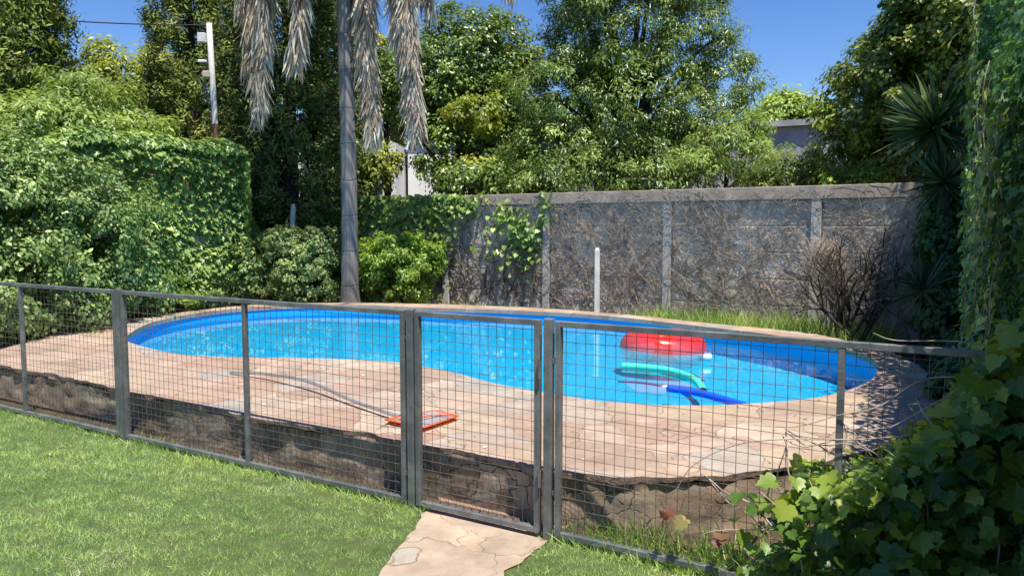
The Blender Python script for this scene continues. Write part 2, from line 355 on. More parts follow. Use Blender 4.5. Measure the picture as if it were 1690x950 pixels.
def water():
    m = bpy.data.materials.new('pool_water'); m.use_nodes = True; n = m.node_tree; n.nodes.clear()
    out = nd(n, 'ShaderNodeOutputMaterial')
    g = nd(n, 'ShaderNodeTexCoord')
    mp = nd(n, 'ShaderNodeMapping', {'Vector': g.outputs['Object'], 'Scale': (1, 1.3, 1)})
    no = nd(n, 'ShaderNodeTexNoise', {'Vector': mp.outputs[0], 'Scale': 2.6, 'Detail': 2})
    bp = nd(n, 'ShaderNodeBump', {'Height': no.outputs[0], 'Strength': .03, 'Distance': .05})
    fr = nd(n, 'ShaderNodeFresnel', {'IOR': 1.33, 'Normal': bp.outputs[0]})
    tr = nd(n, 'ShaderNodeBsdfTransparent', {'Color': (.70, .95, 1, 1)})
    gl = nd(n, 'ShaderNodeBsdfGlossy', {'Roughness': .0, 'Normal': bp.outputs[0], 'Color': (.95, .97, 1, 1)})
    mx = nd(n, 'ShaderNodeMixShader', {0: fr.outputs[0], 1: tr.outputs[0], 2: gl.outputs[0]})
    n.links.new(mx.outputs[0], out.inputs[0]); return m
M['water'] = water()

# ------------------------------------------------------------------ setting: ground, pool, deck
pool_px = [(208, 556), (228, 569), (300, 584), (397, 589), (480, 590), (558, 592), (640, 596), (703, 605), (763, 618), (817, 632), (886, 645), (940, 654), (1000, 662), (1098, 668), (1177, 668), (1226, 666), (1300, 661), (1355, 654), (1406, 641), (1442, 622)]
inner = [at(x, y, .3)[:2] for x, y in pool_px] + [np.array(q) for q in [(3.37, 6.95), (3.44, 7.5), (3.32, 8.15), (3.0, 8.8), (2.52, 9.36)]]
inner += [at(x, y, .3)[:2] for x, y in [(1000, 521), (850, 512), (720, 508), (600, 503.5), (500, 503), (403, 508), (322, 517), (250, 532)]]
INNER = resample(catmull(inner, 10), .06)
outer = [at(x, y, .3)[:2] for x, y in [(0, 601), (188, 639), (300, 663), (403, 684), (560, 709), (703, 735), (837, 762), (886, 775), (931, 778), (1004, 784), (1068, 787), (1160, 785), (1251, 777), (1350, 765), (1470, 735), (1540, 700), (1562, 665), (1545, 632), (1505, 597)]]
outer += [np.array(q) for q in [(3.76, 7.7), (3.64, 8.5), (3.25, 9.2)]]
outer += [at(x, y, .3)[:2] for x, y in [(1177, 533.5), (1000, 516), (850, 506), (700, 501), (560, 499), (450, 501), (376, 506), (268, 519), (183, 531), (107, 547), (54, 561), (0, 577)]] + [np.array((-5.15, 7.15))]
OUTER = resample(catmull(outer, 10), .045)
k = len(OUTER)
def smooth_noise(n, amp, win):
    x = rng.normal(0, 1, n+0); kx = np.ones(win)/win
    y = np.convolve(np.concatenate([x[-win:], x, x[:win]]), kx, 'same')[win:-win]
    return y/np.std(y)*amp
OUTJ = offset(OUTER, 1.0)-OUTER
OUTER_R = OUTER + OUTJ*(smooth_noise(k, .012, 3)+smooth_noise(k, .014, 12))[:, None]
def fill(loops, z, name, m, kind=None, parent=None, zs=None):
    bm = bmesh.new(); es = []
    for L in loops:
        vs = [bm.verts.new((p[0], p[1], z)) for p in L]
        es += [bm.edges.new((vs[i], vs[(i+1) % len(vs)])) for i in range(len(vs))]
    bmesh.ops.triangle_fill(bm, use_beauty=True, use_dissolve=False, edges=es)
    for f in bm.faces:
        if f.normal.z < 0: f.normal_flip()
    me = bpy.data.meshes.new(name); bm.to_mesh(me); bm.free()
    o = link(name, me, m, parent)
    if kind: o['kind'] = kind
    return o
def ribbon(Pa, za, Pb, zb, closed=True):
    n = len(Pa)
    V = np.vstack([np.c_[Pa, np.full(n, za) if np.isscalar(za) else za], np.c_[Pb, np.full(n, zb) if np.isscalar(zb) else zb]])
    i = np.arange(n if closed else n-1); j = (i+1) % n
    return V, np.stack([i, j, j+n, i+n], -1)
big = [(-400, -400), (400, -400), (400, 600), (-400, 600)]
fill([big, resample(offset(INNER, .05), .15)], 0, 'ground', M['soil'], 'structure')
# lawn: front side of the fence
lawn = [fp(9, .12)[:2], fp(1.5, .12)[:2], fp(.8, .1)[:2], fp(.0, .1)[:2], fp(-2.2, .25)[:2], (1.2, .6), (.3, -3), (-30, -3), (-30, 12)]
fill([lawn], .004, 'lawn', M['lawn'], 'structure')
# pool deck slab
bm_deck = thing('pool_deck', None, None); bm_deck['kind'] = 'structure'
fill([OUTER_R, INNER], .3, 'paving', M['deck'], None, bm_deck)
ub = OUTER - OUTJ*.012
Vr = []; Fr = []
V1, F1 = ribbon(OUTER_R, .3, OUTER_R - OUTJ*.004, .268 + smooth_noise(k, .006, 5))
V2, F2 = ribbon(OUTER_R - OUTJ*.004, .268, ub - OUTJ*.02, .25)
mesh_np('paving_edge', np.vstack([V1, V2]), [np.vstack([F1, F2+len(V1)])], M['rimedge'], bm_deck)
V1, F1 = ribbon(INNER, .3, INNER, .245); mesh_np('coping', V1, [F1], M['deck'], bm_deck)
# rough masonry base, displaced
rows = 9; zz = np.linspace(.262, -.03, rows)
nw = rng.normal(0, 1, (k, rows))
for _ in range(2): nw = (nw+np.roll(nw, 1, 0)+np.roll(nw, -1, 0))/3
nw = nw/np.std(nw)*.005
big_n = smooth_noise(k, .009, 14)
V = []
for r in range(rows):
    P = ub - OUTJ*(.0 - nw[:, r] - big_n*.6)[:, None]*1.0
    V.append(np.c_[P, np.full(k, zz[r])])
V = np.vstack(V); i = np.arange(k); j = (i+1) % k
F = np.vstack([np.stack([r*k+i, r*k+j, (r+1)*k+j, (r+1)*k+i], -1) for r in range(rows-1)])
mesh_np('masonry_base', V, [F], M['base'], bm_deck)
# pool shell + water
POOLW = offset(INNER, .015)
sh = thing('pool_shell', None, None); sh['kind'] = 'structure'
zb = .085
def deep(q): u = np.clip((q[:, 0]-1.3)/1.9, 0, 1); return .17*u*u*(3-2*u)      # deep end at the right
V1, F1 = ribbon(POOLW, .258, POOLW, zb-deep(POOLW)); mesh_np('pool_wall', V1, [F1], M['pool'], sh, smooth=True)
V1, F1 = ribbon(INNER, .258, POOLW, .2581); mesh_np('pool_lip', V1, [F1], M['pool'], sh)
cen_ = POOLW.mean(0); V = []; F = []; nk = len(POOLW); RG = 24
for r in range(RG):
    u_ = r/RG; q = POOLW*(1-u_)+cen_*u_; zf = zb - .075*(1-(1-min(1, u_*1.9))**2)
    V += [(a, b, zf-c_) for (a, b), c_ in zip(q, deep(q))]
V.append((cen_[0], cen_[1], zb-.075-deep(cen_[None])[0]))
for r in range(RG-1): F.append(np.stack([np.arange(nk)+r*nk, (np.arange(nk)+1) % nk+r*nk, (np.arange(nk)+1) % nk+(r+1)*nk, np.arange(nk)+(r+1)*nk], -1))
F3 = np.stack([np.arange(nk)+(RG-1)*nk, (np.arange(nk)+1) % nk+(RG-1)*nk, np.full(nk, RG*nk)], -1)
mesh_np('pool_floor', V, [np.vstack(F), F3], M['floor'], sh, smooth=True)
fill([resample(offset(INNER, .01), .08)], .165, 'water', M['water'], 'structure')
WZ = .165
# path in front of the gate
pp = [at(x, y, .012)[:2] for x, y in [(700, 848), (668, 890), (640, 925), (610, 975), (560, 1060), (760, 1100), (815, 1000), (835, 945), (862, 922), (905, 893)]] + [fp(-.02, .2)[:2], fp(.82, .25)[:2]]
PATH = resample(np.array(pp), .05); PATH = PATH + rng.normal(0, .008, PATH.shape)
fill([PATH], .012, 'path', M['path'], 'structure')
def inpoly(P, poly):
    x, y = P[:, 0], P[:, 1]; c = np.zeros(len(P), bool); j = len(poly)-1
    for i in range(len(poly)):
        xi, yi = poly[i]; xj, yj = poly[j]
        c ^= ((yi > y) != (yj > y)) & (x < (xj-xi)*(y-yi)/(yj-yi+1e-12)+xi); j = i
    return c
# ------------------------------------------------------------------ lawn grass
def fbm2(P, s, seed):
    g = np.random.default_rng(seed); out = np.zeros(len(P))
    for o in range(3):
        for _ in range(4):
            a = g.uniform(0, 2*math.pi); ph = g.uniform(0, 6.28); f = s*2**o*g.uniform(.7, 1.3)
            out += np.sin((P[:, 0]*math.cos(a)+P[:, 1]*math.sin(a))*f+ph)/2**o
    return out/4
def lawn_pts(n, box, edge=.02):
    P = np.stack([rng.uniform(box[0], box[1], n), rng.uniform(box[2], box[3], n)], -1)
    q = P - FP; nn = q@FN; ss = q@FD
    ok = (nn < edge + rng.normal(0, .03, n)) & ~inpoly(P + rng.normal(0, .022, P.shape), PATH[::3]) & (ss > -2.0 + 0*nn)
    return P[ok]
P = np.vstack([lawn_pts(430000, (-5.3, 1.6, 2.9, 7.4)), lawn_pts(30000, (-9, 1.4, -1, 3.2)), lawn_pts(20000, (-9, -5, 3, 9))])
# keep what is in front of the lens or near it denser
patch = fbm2(P, 2.2, 3)
h = rng.uniform(.012, .030, len(P))*(1+.12*patch+.5*fbm2(P, 34, 12))
nn = (P-FP)@FN
h += np.clip(.06+nn, 0, .06)*rng.random(len(P))*1.0
nor = np.c_[rng.normal(0, 1, (len(P), 2)), rng.normal(.3, .3, len(P))]
tip = np.c_[rng.normal(0, .75, (len(P), 2)), np.ones(len(P))]
rn = np.clip(rng.beta(1.3, 2.2, len(P)) + .04*patch + .12*fbm2(P, 40, 22) + (rng.random(len(P)) < .10)*.45 + (fbm2(P, 6, 31) > .75)*rng.random(len(P))*.5, 0, 1)
T_BL = (np.array([(-.065, 0, 0), (.065, 0, 0), (0, 1, .15)]), [np.array([(0, 1, 2)])])
o = leaves('lawn_grass', np.c_[P, np.full(len(P), .003)], nor, h, T_BL, M['grass'], None, tip, .1, .1, rn)
tag(o, 'short mown green lawn in front of the pool fence', 'grass', kind='stuff')

# long grass / weeds helper
T_LG = (np.array([(-.022, 0, 0), (.022, 0, 0), (.018, .4, .02), (.010, .75, .12), (0, 1, .28), (-.010, .75, .12), (-.018, .4, .02)]), [np.array([(0, 1, 2, 6)]), np.array([(6, 2, 3, 5)]), np.array([(5, 3, 4)])])
def longgrass(name, P, hh, label, m='tuft', lean=.35):
    n = len(P)
    nor = np.c_[rng.normal(0, 1, (n, 2)), rng.normal(0, .2, n)]
    tip = np.c_[rng.normal(0, lean, (n, 2)), np.ones(n)]
    o = leaves(name, np.c_[P, np.zeros(n)], nor, hh, T_LG, M[m], None, tip, .05, .05)
    return tag(o, label, 'grass', kind='stuff')
# weeds between fence and base, right of the gate
ss = rng.uniform(-1.7, -.03, 3200); ss = ss[rng.random(len(ss)) < .25+.75*(np.sin(ss*13)*.5+.5)]
nn_ = rng.uniform(-.02, .30, len(ss)); P = np.array([fp(a, b)[:2] for a, b in zip(ss, nn_)])
longgrass('weeds', P, rng.uniform(.05, .17, len(P))*np.clip(.7-ss*.5, .5, 1.2), 'weeds growing behind the fence right of the gate', lean=.6)
# tufts along the fence foot
P = []
for s0 in list(rng.uniform(.75, 5.6, 42)) + [.92]*6 + [.05]*3 + list(rng.uniform(-1.6, -.1, 10)):
    c = fp(s0, rng.uniform(-.03, .06))[:2]; P += [c + rng.normal(0, .03, 2) for _ in range(26)]
P = np.array(P)
longgrass('fence_foot_grass', P, rng.uniform(.03, .10, len(P)), 'uncut grass tufts along the foot of the fence', lean=.7)
# tall grass by the back wall
def wall_frame():
    A = np.array([-1.24, 14.6]); B = np.array([5.3, 10.3]); d = (B-A)/np.linalg.norm(B-A)
    return A, d, np.array([-d[1], d[0]])*1.0
WA, WD, WN = wall_frame()            # WN points away from the camera
def wpx(px):
    u = (px-845)/(FOC*math.cos(PITCH)); u = (px-845)/FOC/ (math.cos(PITCH))
    # solve (WA+t*WD).x = u*(WA+t*WD).y (approx)
    return (u*WA[1]-WA[0])/(WD[0]-u*WD[1])
def wp(t, n=0.0, z=0.0):
    q = WA + t*WD + n*WN; return np.array([q[0], q[1], z])
n = 5200; tt = rng.uniform(wpx(1090), wpx(1480), n); P = np.array([wp(a, -b)[:2] for a, b in zip(tt, rng.uniform(.1, 1.9, n))])
P = P[~inpoly(P, offset(OUTER, .02))]
longgrass('tall_grass', P, rng.uniform(.14, .42, len(P)), 'tall sunlit grass between the pool rim and concrete wall', lean=.5)
n = 2500; tt = rng.uniform(-1.5, wpx(1090), n); P = np.array([wp(a, -b)[:2] for a, b in zip(tt, rng.uniform(.05, .7, n))])
P = P[~inpoly(P, offset(OUTER, .02))]
longgrass('wall_foot_grass', P, rng.uniform(.08, .22, len(P)), 'low patchy grass at the foot of the concrete wall', lean=.6)

# ------------------------------------------------------------------ back wall
wall = thing('concrete_panel_wall', 'long grey precast concrete panel wall behind the pool with vertical pillars', 'wall', tuple(wp(0)))
WALLH = 2.06; PIT = 2.235
w3 = lambda d: np.array([d[0], d[1], 0])
for kx in range(-3, 5):
    t = kx*PIT
    b = Boxes(); b.box(wp(t, -.0, (WALLH+.02)/2), w3(WD), w3(WN), UP, .14, .15, WALLH+.02)
    b.build('pillar', M['concrete2'], wall, .008)
for kx in range(-3, 4):
    b = Boxes()
    for r in range(5):
        hh = (WALLH-.105)/5
        b.box(wp((kx+.5)*PIT, rng.uniform(-.004, .004), hh*(r+.5)), w3(WD), w3(WN), UP, PIT-.145, .05, hh-.0005)
    b.build('panel', M['concrete'], wall, .018)
b = Boxes(); b.box(wp(.5*PIT, 0, WALLH-.02), w3(WD), w3(WN), UP, 7*PIT+.4, .17, .19)
b.build('coping_beam', M['cap'], wall, .006)

# dry creeper on the wall
tb = Tubes()
def walker(t0, z0, ang, L, r0, dist, wob=.35, up=.06, branch=.05, depth=0):
    n = int(L/.06); P = []; t, z, a = t0, z0, ang; nn = dist
    for i in range(n):
        P.append(wp(t, -nn, z)); t += math.cos(a)*.06; z += math.sin(a)*.06
        a += rng.normal(0, wob); a += up*(math.pi/2-a) * (1 if z < 1.95 else -1)
        nn = min(max(nn+rng.normal(0, .006), .035), .12)
        if z > WALLH+.02: a = -abs(a)*.4
        if z < .02: a = abs(a)
        if depth < 2 and rng.random() < branch: walker(t, z, a+rng.choice([-1, 1])*rng.uniform(.4, 1.1), L*rng.uniform(.25, .6), r0*.6, nn, wob, up*.6, branch, depth+1)
    if len(P) > 3: tb.add(P, np.linspace(r0, r0*.35, len(P)), 3)
tR = wpx(1560)
for q in range(180):
    t0 = rng.uniform(-.3, tR)
    if t0 < 2.0 and rng.random() < .35: continue
    walker(t0, rng.uniform(0, .3), rng.uniform(.9, 2.2), rng.uniform(1.2, 3.2), rng.uniform(.003, .009), .05, branch=.10)
for q in range(420):
    t0 = rng.uniform(1.3, tR)
    walker(t0, rng.uniform(.3, 1.95), rng.uniform(-2.5, 2.5), rng.uniform(.4, 1.4), rng.uniform(.002, .0045), .07, wob=.4, up=.0, branch=.04, depth=1)
dv = thing('dry_creeper', 'leafless brown creeper stems spread over the sunny concrete wall', 'climbing plant', tuple(wp(3.5, -.1)))
tb.build('stem', M['vinewood'], dv)
n = 19000
tt = rng.uniform(1.3, tR, n); z = rng.uniform(.0, 2.08, n)
dens = .35+.65*(fbm2(np.c_[tt, z], 2.5, 9) > .0); dens *= np.clip((tt-1.5)/2.2, .15, 1)
ok = rng.random(n) < dens; tt, z = tt[ok], z[ok]
cen = np.array([wp(a, -rng.uniform(.03, .13), b) for a, b in zip(tt, z)])
tip = np.c_[rng.normal(0, 1, (len(cen), 3))]
leaves('twigs', cen, np.tile(w3(-WN), (len(cen), 1)), rng.uniform(.05, .17, len(cen)), T_TW, M['vinewood'], dv, tip, .3, .5)

# ------------------------------------------------------------------ fence
FH = 1.1
fx, fyn = w3(-FD), w3(FN)
fence = thing('pool_fence', 'grey steel frame fence with square wire mesh in front of the pool', 'fence', tuple(fp(2.2)))
def bar(s0, s1, z0, z1, name, m, parent, wdt=.04, n=0.0, bev=.002):
    b = Boxes(); b.box(fp((s0+s1)/2, n, (z0+z1)/2), fx, fyn, UP, abs(s1-s0), wdt, z1-z0); return b.build(name, m, parent, bev)
def frame(s0, s1, z0, z1, parent, name='frame', th=.027):
    b = Boxes()
    b.box(fp(s0-th/2, 0, (z0+z1)/2), fx, fyn, UP, th, .035, z1-z0)
    b.box(fp(s1+th/2, 0, (z0+z1)/2), fx, fyn, UP, th, .035, z1-z0)
    for z in (z0+th/2, z1-th/2): b.box(fp((s0+s1)/2, 0, z), fx, fyn, UP, s0-s1-2*th-.001, .034, th)
    return b.build(name, M['steel'], parent, .002)
def wires(s0, s1, z0, z1, parent, cut=None):
    t = Tubes(); step = .0508; r = .0015
    ns = int((s0-s1)/step); o_ = ((s0-s1)-ns*step)/2
    for i in range(ns+1):
        s = s0-o_-i*step; zs_ = np.linspace(z0, z1, 6); w_ = rng.normal(0, .0012, 6); w_[[0, -1]] = 0
        t.add([fp(s+w_[q], .004+w_[q], zs_[q]) for q in range(6)], r, 4)
    nz = int((z1-z0)/step); oz = ((z1-z0)-nz*step)/2
    for i in range(nz+1):
        z = z0+oz+i*step; m = 12; e = s1
        if cut and i < 6: e = s1+cut
        sg = np.linspace(s0, e, m); w_ = np.cumsum(rng.normal(0, .0006, m)); 
        t.add([fp(sg[q], .0012, z+w_[q]) for q in range(m)], r, 4)
    return t.build('wire_mesh', M['wire'], parent)
PS = [0, .84, 3.47]
for s in PS:
    b = Boxes(); hgt = FH+.006
    b.box(fp(s, 0, hgt/2-.05), fx, fyn, UP, .042, .042, hgt+.10)
    b.build('post', M['steel'], fence, .003)
Z0, Z1 = .035, FH-.003
def panel(s0, s1, mull):
    f = frame(s0, s1, Z0, Z1, fence, 'panel_frame')
    for s in mull:
        b = Boxes(); b.box(fp(s, -.002, (Z0+Z1)/2), fx, fyn, UP, .026, .028, Z1-Z0-.060); o = b.build('mullion', M['steel'], f, .002); o.location = (0, 0, 0)
    o = wires(s0-.026, s1+.026, Z0+.03, Z1-.03, f); o.location = (0, 0, 0)
panel(3.47-.036, .84+.041, [2.155])
panel(6.10, 3.47+.036, [4.785])
panel(-.041, -2.63, [-1.31])
for s, z in ((-.035, .9), (-.035, .25), (.84+.035, .95), (.84+.035, .2), (3.47-.035, .9), (3.47+.035, .9), (3.47-.035, .2)):
    bar(s+.012, s-.012, z-.012, z+.012, 'bracket', M['steel'], fence, .02)
gate = thing('fence_gate', 'narrow grey mesh gate with two hinges between two fence posts', 'gate', tuple(fp(.42)))
gf = frame(.84-.032, .048, Z0, Z1, gate, 'gate_frame')
wires(.84-.06, .076, Z0+.03, Z1-.03, gate, cut=.09)
for z in (.32, .86):
    t = Tubes(); t.add([fp(.036, -.03, z-.045), fp(.036, -.03, z-.02), fp(.036, -.03, z+.045)], .009, 8)
    h_ = t.build('hinge', M['wire'], gate)
# rusty threshold mesh strip lying below the gate
tb = Tubes()
for i in range(42):
    s = .80-i*.0185; tb.add([fp(s, .07, .022), fp(s-.01, .085, .045), fp(s-.02, .10, .022)], .004, 4)
    tb.add([fp(s, .10, .022), fp(s-.01, .085, .045), fp(s-.02, .07, .022)], .004, 4)
o = tb.build('metal_strip', M['rust'], None); tag(o, 'rusty expanded metal strip lying under the gate', 'metal strip')

# ------------------------------------------------------------------ white stake in front of wall
def lathe_box(name, c, wdt, dep, h, m, lean=(0, 0), parent=None, yaw=0, taper=.9):
    b = bmesh.new(); vs = []
    for z, s in ((0, 1), (h*.96, taper), (h, taper*.55)):
        for i, j in ((-1, -1), (1, -1), (1, 1), (-1, 1)):
            x, y = i*wdt/2*s, j*dep/2*s; X = x*math.cos(yaw)-y*math.sin(yaw); Y = x*math.sin(yaw)+y*math.cos(yaw)
            vs.append(b.verts.new((c[0]+X+lean[0]*z, c[1]+Y+lean[1]*z, c[2]+z)))
    for r in range(2):
        for i in range(4): b.faces.new([vs[r*4+i], vs[r*4+(i+1) % 4], vs[r*4+4+(i+1) % 4], vs[r*4+4+i]])
    b.faces.new(vs[8:12]); b.faces.new(vs[0:4][::-1])
    bmesh.ops.recalc_face_normals(b, faces=b.faces)
    me = bpy.data.meshes.new(name); b.to_mesh(me); b.free()
    return link(name, me, m, parent)
c = atY(985, 515, 12.15)
o = lathe_box('wooden_stake', (c[0], 12.15, 0), .085, .06, 1.22, M['polew'], (-.004, 0)); tag(o, 'pale weathered white stake standing in front of the concrete wall', 'stake')
c = atY(478, 366, 14.3)
o = lathe_box('leaning_plank', (c[0]-.05, 14.3, 0), .09, .04, 1.98, M['polew'], (.06, .02)); tag(o, 'short pale plank leaning in the dark gap by the cypress', 'plank')

# ------------------------------------------------------------------ utility pole and cable
pb = atY(357, 236, 14.4); pt = atY(345, 39, 14.4)
pole = thing('service_pole', 'thin weathered white service pole with a small box behind the ivy wall', 'pole', (pb[0]+.02, 14.4, 0))
dz = (pt-pb)/(pt[2]-pb[2])
P0_ = pb - dz*pb[2]
t = Tubes(); t.add([P0_, pb-dz*.0, pb+dz*.35], [.055, .055, .054], 10); t.build('rusty_foot', M['rust'], pole)
t = Tubes(); t.add([pb+dz*.352, pb+dz*1.2, pt, pt+dz*.01], [.055, .053, .05, .001], 10); t.build('shaft', M['polew'], pole)
q = pt - dz*.27
b = Boxes(); b.box(q+[-.13, -.03, 0], (1, 0, 0), (0, 1, 0), UP, .15, .12, .17); b.build('meter_box', M['polew'], pole, .01)
b = Boxes(); b.box(q+[-.14, -.04, -.42], (1, 0, 0), (0, 1, 0), UP, .16, .05, .05); b.build('insulator', M['white'], pole, .01)
b = Boxes(); b.box(pb+dz*1.25+np.array([-.09, -.05, 0]), (1, 0, 0), (0, 1, 0), UP, .14, .07, .12); b.build('bracket', M['twig'], pole, .015)
t = Tubes(); t.add(catmull([pt-dz*.5+[-.08, -.05, 0], pt-dz*1.3+[-.10, -.07, 0], pb+dz*.6+[-.07, -.07, 0], pb+[-.08, -.07, 0], pb+[-.05, -.06, -.8]], 8, False), .010, 5); t.build('drop_wire', M['black'], pole)
ca = atY(-420, -40, 14.0); cb = pt+np.array([0, 0, -.03])
L = [ca*(1-a)+cb*a + [0, 0, -.9*a*(1-a)] for a in np.linspace(0, 1, 30)]
t = Tubes(); t.add(L, .012, 5); o = t.build('overhead_cable', M['black']); tag(o, 'thin dark overhead cable crossing the sky to the white pole', 'cable')

# ------------------------------------------------------------------ houses beyond the wall
h1 = thing('white_house', 'white rendered house seen in the gap under the trees', 'house', (-4.6, 25.5, 0))
c0 = atY(668, 300, 24.0)
b = Boxes(); b.box((c0[0]-4.0, 22.2+3, 2.0), (1, 0, 0), (0, 1, 0), UP, 8, 6, 4.0); b.build('front_wall', M['white'], h1, .01)
b = Boxes(); b.box((c0[0]+2.0, 26.5, 2.1), (1, 0, 0), (0, 1, 0), UP, 3.8, 5, 4.2); b.build('rear_wall', M['white'], h1, .01)
b = Boxes(); b.box((c0[0]+2.0, 26.5, 4.32), (1, 0, 0), (0, 1, 0), UP, 4.1, 5.3, .22); b.build('roof_slab', M['greyroof'], h1, .01)
h2 = thing('grey_building', 'grey sheet clad building behind the large tree and concrete wall', 'building', (11, 24, 0))
a_, b_ = atY(930, 300, 23), atY(1470, 300, 19)
dd = (b_-a_)[:2]; LL = np.linalg.norm(dd); dd /= LL; mid = (a_+b_)[:2]/2
def ribbed(name, mid, dd, LL, z0, z1, m, parent, dep):
    n = int(LL/.09); V = []; 
    for i in range(n+1):
        q = mid + dd*(i/n-.5)*LL + np.array([dd[1], -dd[0]])*(.018 if i % 2 else 0)
        V += [(q[0], q[1], z0), (q[0], q[1], z1)]
    F = [(2*i, 2*i+2, 2*i+3, 2*i+1) for i in range(n)]
    return mesh_np(name, V, [F], m, parent)
ribbed('cladding', mid+np.array([dd[1], -dd[0]])*.05, dd, LL, 0, 4.15, M['greyroof'], h2, 0)
b = Boxes(); b.box((mid[0]-dd[1]*2.05, mid[1]+dd[0]*2.05, 2.05), w3(dd), w3(np.array([-dd[1], dd[0]])), UP, LL, 4, 4.1); b.build('wall', M['white'], h2)
b = Boxes(); b.box((mid[0]-dd[1]*2.0, mid[1]+dd[0]*2.0, 4.23), w3(dd), w3(np.array([-dd[1], dd[0]])), UP, LL+.3, 4.4, .15); b.build('roof', M['greyroof'], h2)

# ------------------------------------------------------------------ plants
def clumpy(blobs, nclump, per, crad, shell=(.75, 1.02), outw=.9, upw=.6, cut=None):
    """blobs list of (c(3), r(3)); returns leaf centres, normals, clump centres"""
    vol = np.array([r[0]*r[1]+r[0]*r[2]+r[1]*r[2] for c, r in blobs]); pr = vol/vol.sum()
    bi = rng.choice(len(blobs), nclump, p=pr)
    c = np.array([blobs[i][0] for i in bi], float); r = np.array([blobs[i][1] for i in bi], float)
    d = norm(rng.normal(0, 1, (nclump, 3)))
    q = c + d*r*rng.uniform(shell[0], shell[1], (nclump, 1))
    q[:, 2] = np.maximum(q[:, 2], .12)
    if cut is not None:
        ok = cut(q); q, d = q[ok], d[ok]
    cr = crad*rng.uniform(.6, 1.4, len(q))
    npc = rng.poisson(per, len(q)); idx = np.repeat(np.arange(len(q)), npc)
    e = norm(rng.normal(0, 1, (len(idx), 3)))*(rng.random((len(idx), 1))**.45)
    e[:, 2] *= .75
    cen = q[idx] + e*cr[idx][:, None]
    nor = e*outw + d[idx]*outw*.6 + np.array([0, 0, upw])
    cv = np.repeat(rng.normal(0, .13, len(q)), npc)
    cen[:, 2] = np.maximum(cen[:, 2], .02)
    return cen, nor, q, cv
def limbs(tubes, base, top_z, targets, r0, n=14, wob=.12):
    base = np.array(base, float)
    top = np.array([base[0], base[1], top_z])
    t = np.linspace(0, 1, 8)[:, None]; P = base*(1-t)+top*t; P[1:-1, :2] += rng.normal(0, .03, (6, 2))
    tubes.add(P, np.linspace(r0*1.25, r0*.7, 8), 9)
    sel = targets[rng.choice(len(targets), min(n, len(targets)), replace=False)]
    for q in sel:
        s = base*(1-rng.uniform(.55, 1))+0; a = rng.uniform(.5, 1); st = base*(1-a)+top*a
        mid_ = st*.5+q*.5 + np.array([0, 0, .18*np.linalg.norm(q-st)*rng.uniform(-.2, 1)]) + rng.normal(0, wob, 3)
        P = catmull([st, mid_, q], 7, False); tubes.add(P, np.linspace(r0*.45, r0*.06, len(P)), 6)
def tree(name, label, cat, base, blobs, nclump, per, crad, size, T, mat, r0=.16, group=None, top_z=None, nl=16, leafname='crown', tipv=None, trnd=.7, cut=None, shell=(.6, 1.04), outw=1.1, upw=.75):
    th = thing(name, label, cat, tuple(base), group)
    cen, nor, q, cv = clumpy(blobs, nclump, per, crad, shell=shell, cut=cut, outw=outw, upw=upw)
    n = len(cen)
    rn = np.clip(rng.beta(2.2, 2.6, n)+cv, 0, 1)
    leaves(leafname, cen, nor, size*rng.uniform(.6, 1.25, n), T, M[mat], th, (None if tipv is None else tipv(cen)), trnd, .38, rn)
    tb = Tubes(); limbs(tb, base, top_z or np.mean([b[0][2] for b in blobs]), q, r0, nl)
    tb.build('trunk', M['bark'], th)
    return th
def bl(px, py, Y, rx, rz, ry=None):      # a lump of foliage around a spot at distance Y, radii in metres
    return (atY(px, py, Y), (rx, ry or rx, rz))

# cypresses: columns of upward sprays
def cypress(label, X, Y, r, h, nt, mat, base_z=.2, size=.10, per=95, group='dark cypresses behind the pool'):
    th = thing('cypress_tree', label, 'tree', (X, Y, 0), group)
    nt = int(nt*.62); z = rng.uniform(base_z, h, nt); f = np.sqrt(np.clip(1-(z/h)**2.2, .02, 1))*np.clip((z+.6)/1.2, .5, 1)
    a = rng.uniform(0, 2*math.pi, nt); rr = r*f*rng.uniform(.72, 1.08, nt)*(1+.10*np.sin(a*3+z*1.3))
    q = np.c_[X+np.cos(a)*rr, Y+np.sin(a)*rr, z]
    npc = rng.poisson(per, nt); idx = np.repeat(np.arange(nt), npc); n = len(idx)
    out = np.c_[np.cos(a), np.sin(a), np.zeros(nt)]
    e = norm(rng.normal(0, 1, (n, 3)))*rng.random((n, 1))**.5; e[:, 2] *= 1.5
    e[:, 2] *= 1.0; cs_ = rng.uniform(.7, 1.35, nt)[idx][:, None]
    cen = q[idx] + e*.20*cs_ - out[idx]*.05
    tip = out[idx]*.25 + e*.9 + np.array([0, 0, .5])
    rn = np.clip(rng.beta(2, 3, n)+np.repeat(rng.normal(0, .14, nt), npc)+.18*e[:, 2], 0, 1)  # upper side of each tuft lighter: sunlit highlight put into the leaf colour
    leaves('crown', cen, e*1.3+out[idx]*.5+np.array([0, 0, .35]), size*rng.uniform(.6, 1.3, n), T_NEED, M[mat], th, tip, .35, .3, rn)
    tb = Tubes(); tb.add([(X, Y, 0), (X+.03, Y, h*.4), (X, Y, h*.92)], [.2, .14, .02], 9)
    for i in range(30):
        s = q[rng.integers(nt)]; tb.add([(X, Y, max(.3, s[2]-.7)), (X*.5+s[0]*.5, Y*.5+s[1]*.5, s[2]-.4), s], [.04, .025, .008], 4)
    tb.build('trunk', M['bark'], th)
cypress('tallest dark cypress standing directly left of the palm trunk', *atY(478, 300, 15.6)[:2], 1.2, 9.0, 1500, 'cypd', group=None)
cypress('wide sunlit cypress behind the thin white pole', *atY(322, 300, 17.2)[:2], 1.25, 8.2, 1300, 'cyp', group=None)
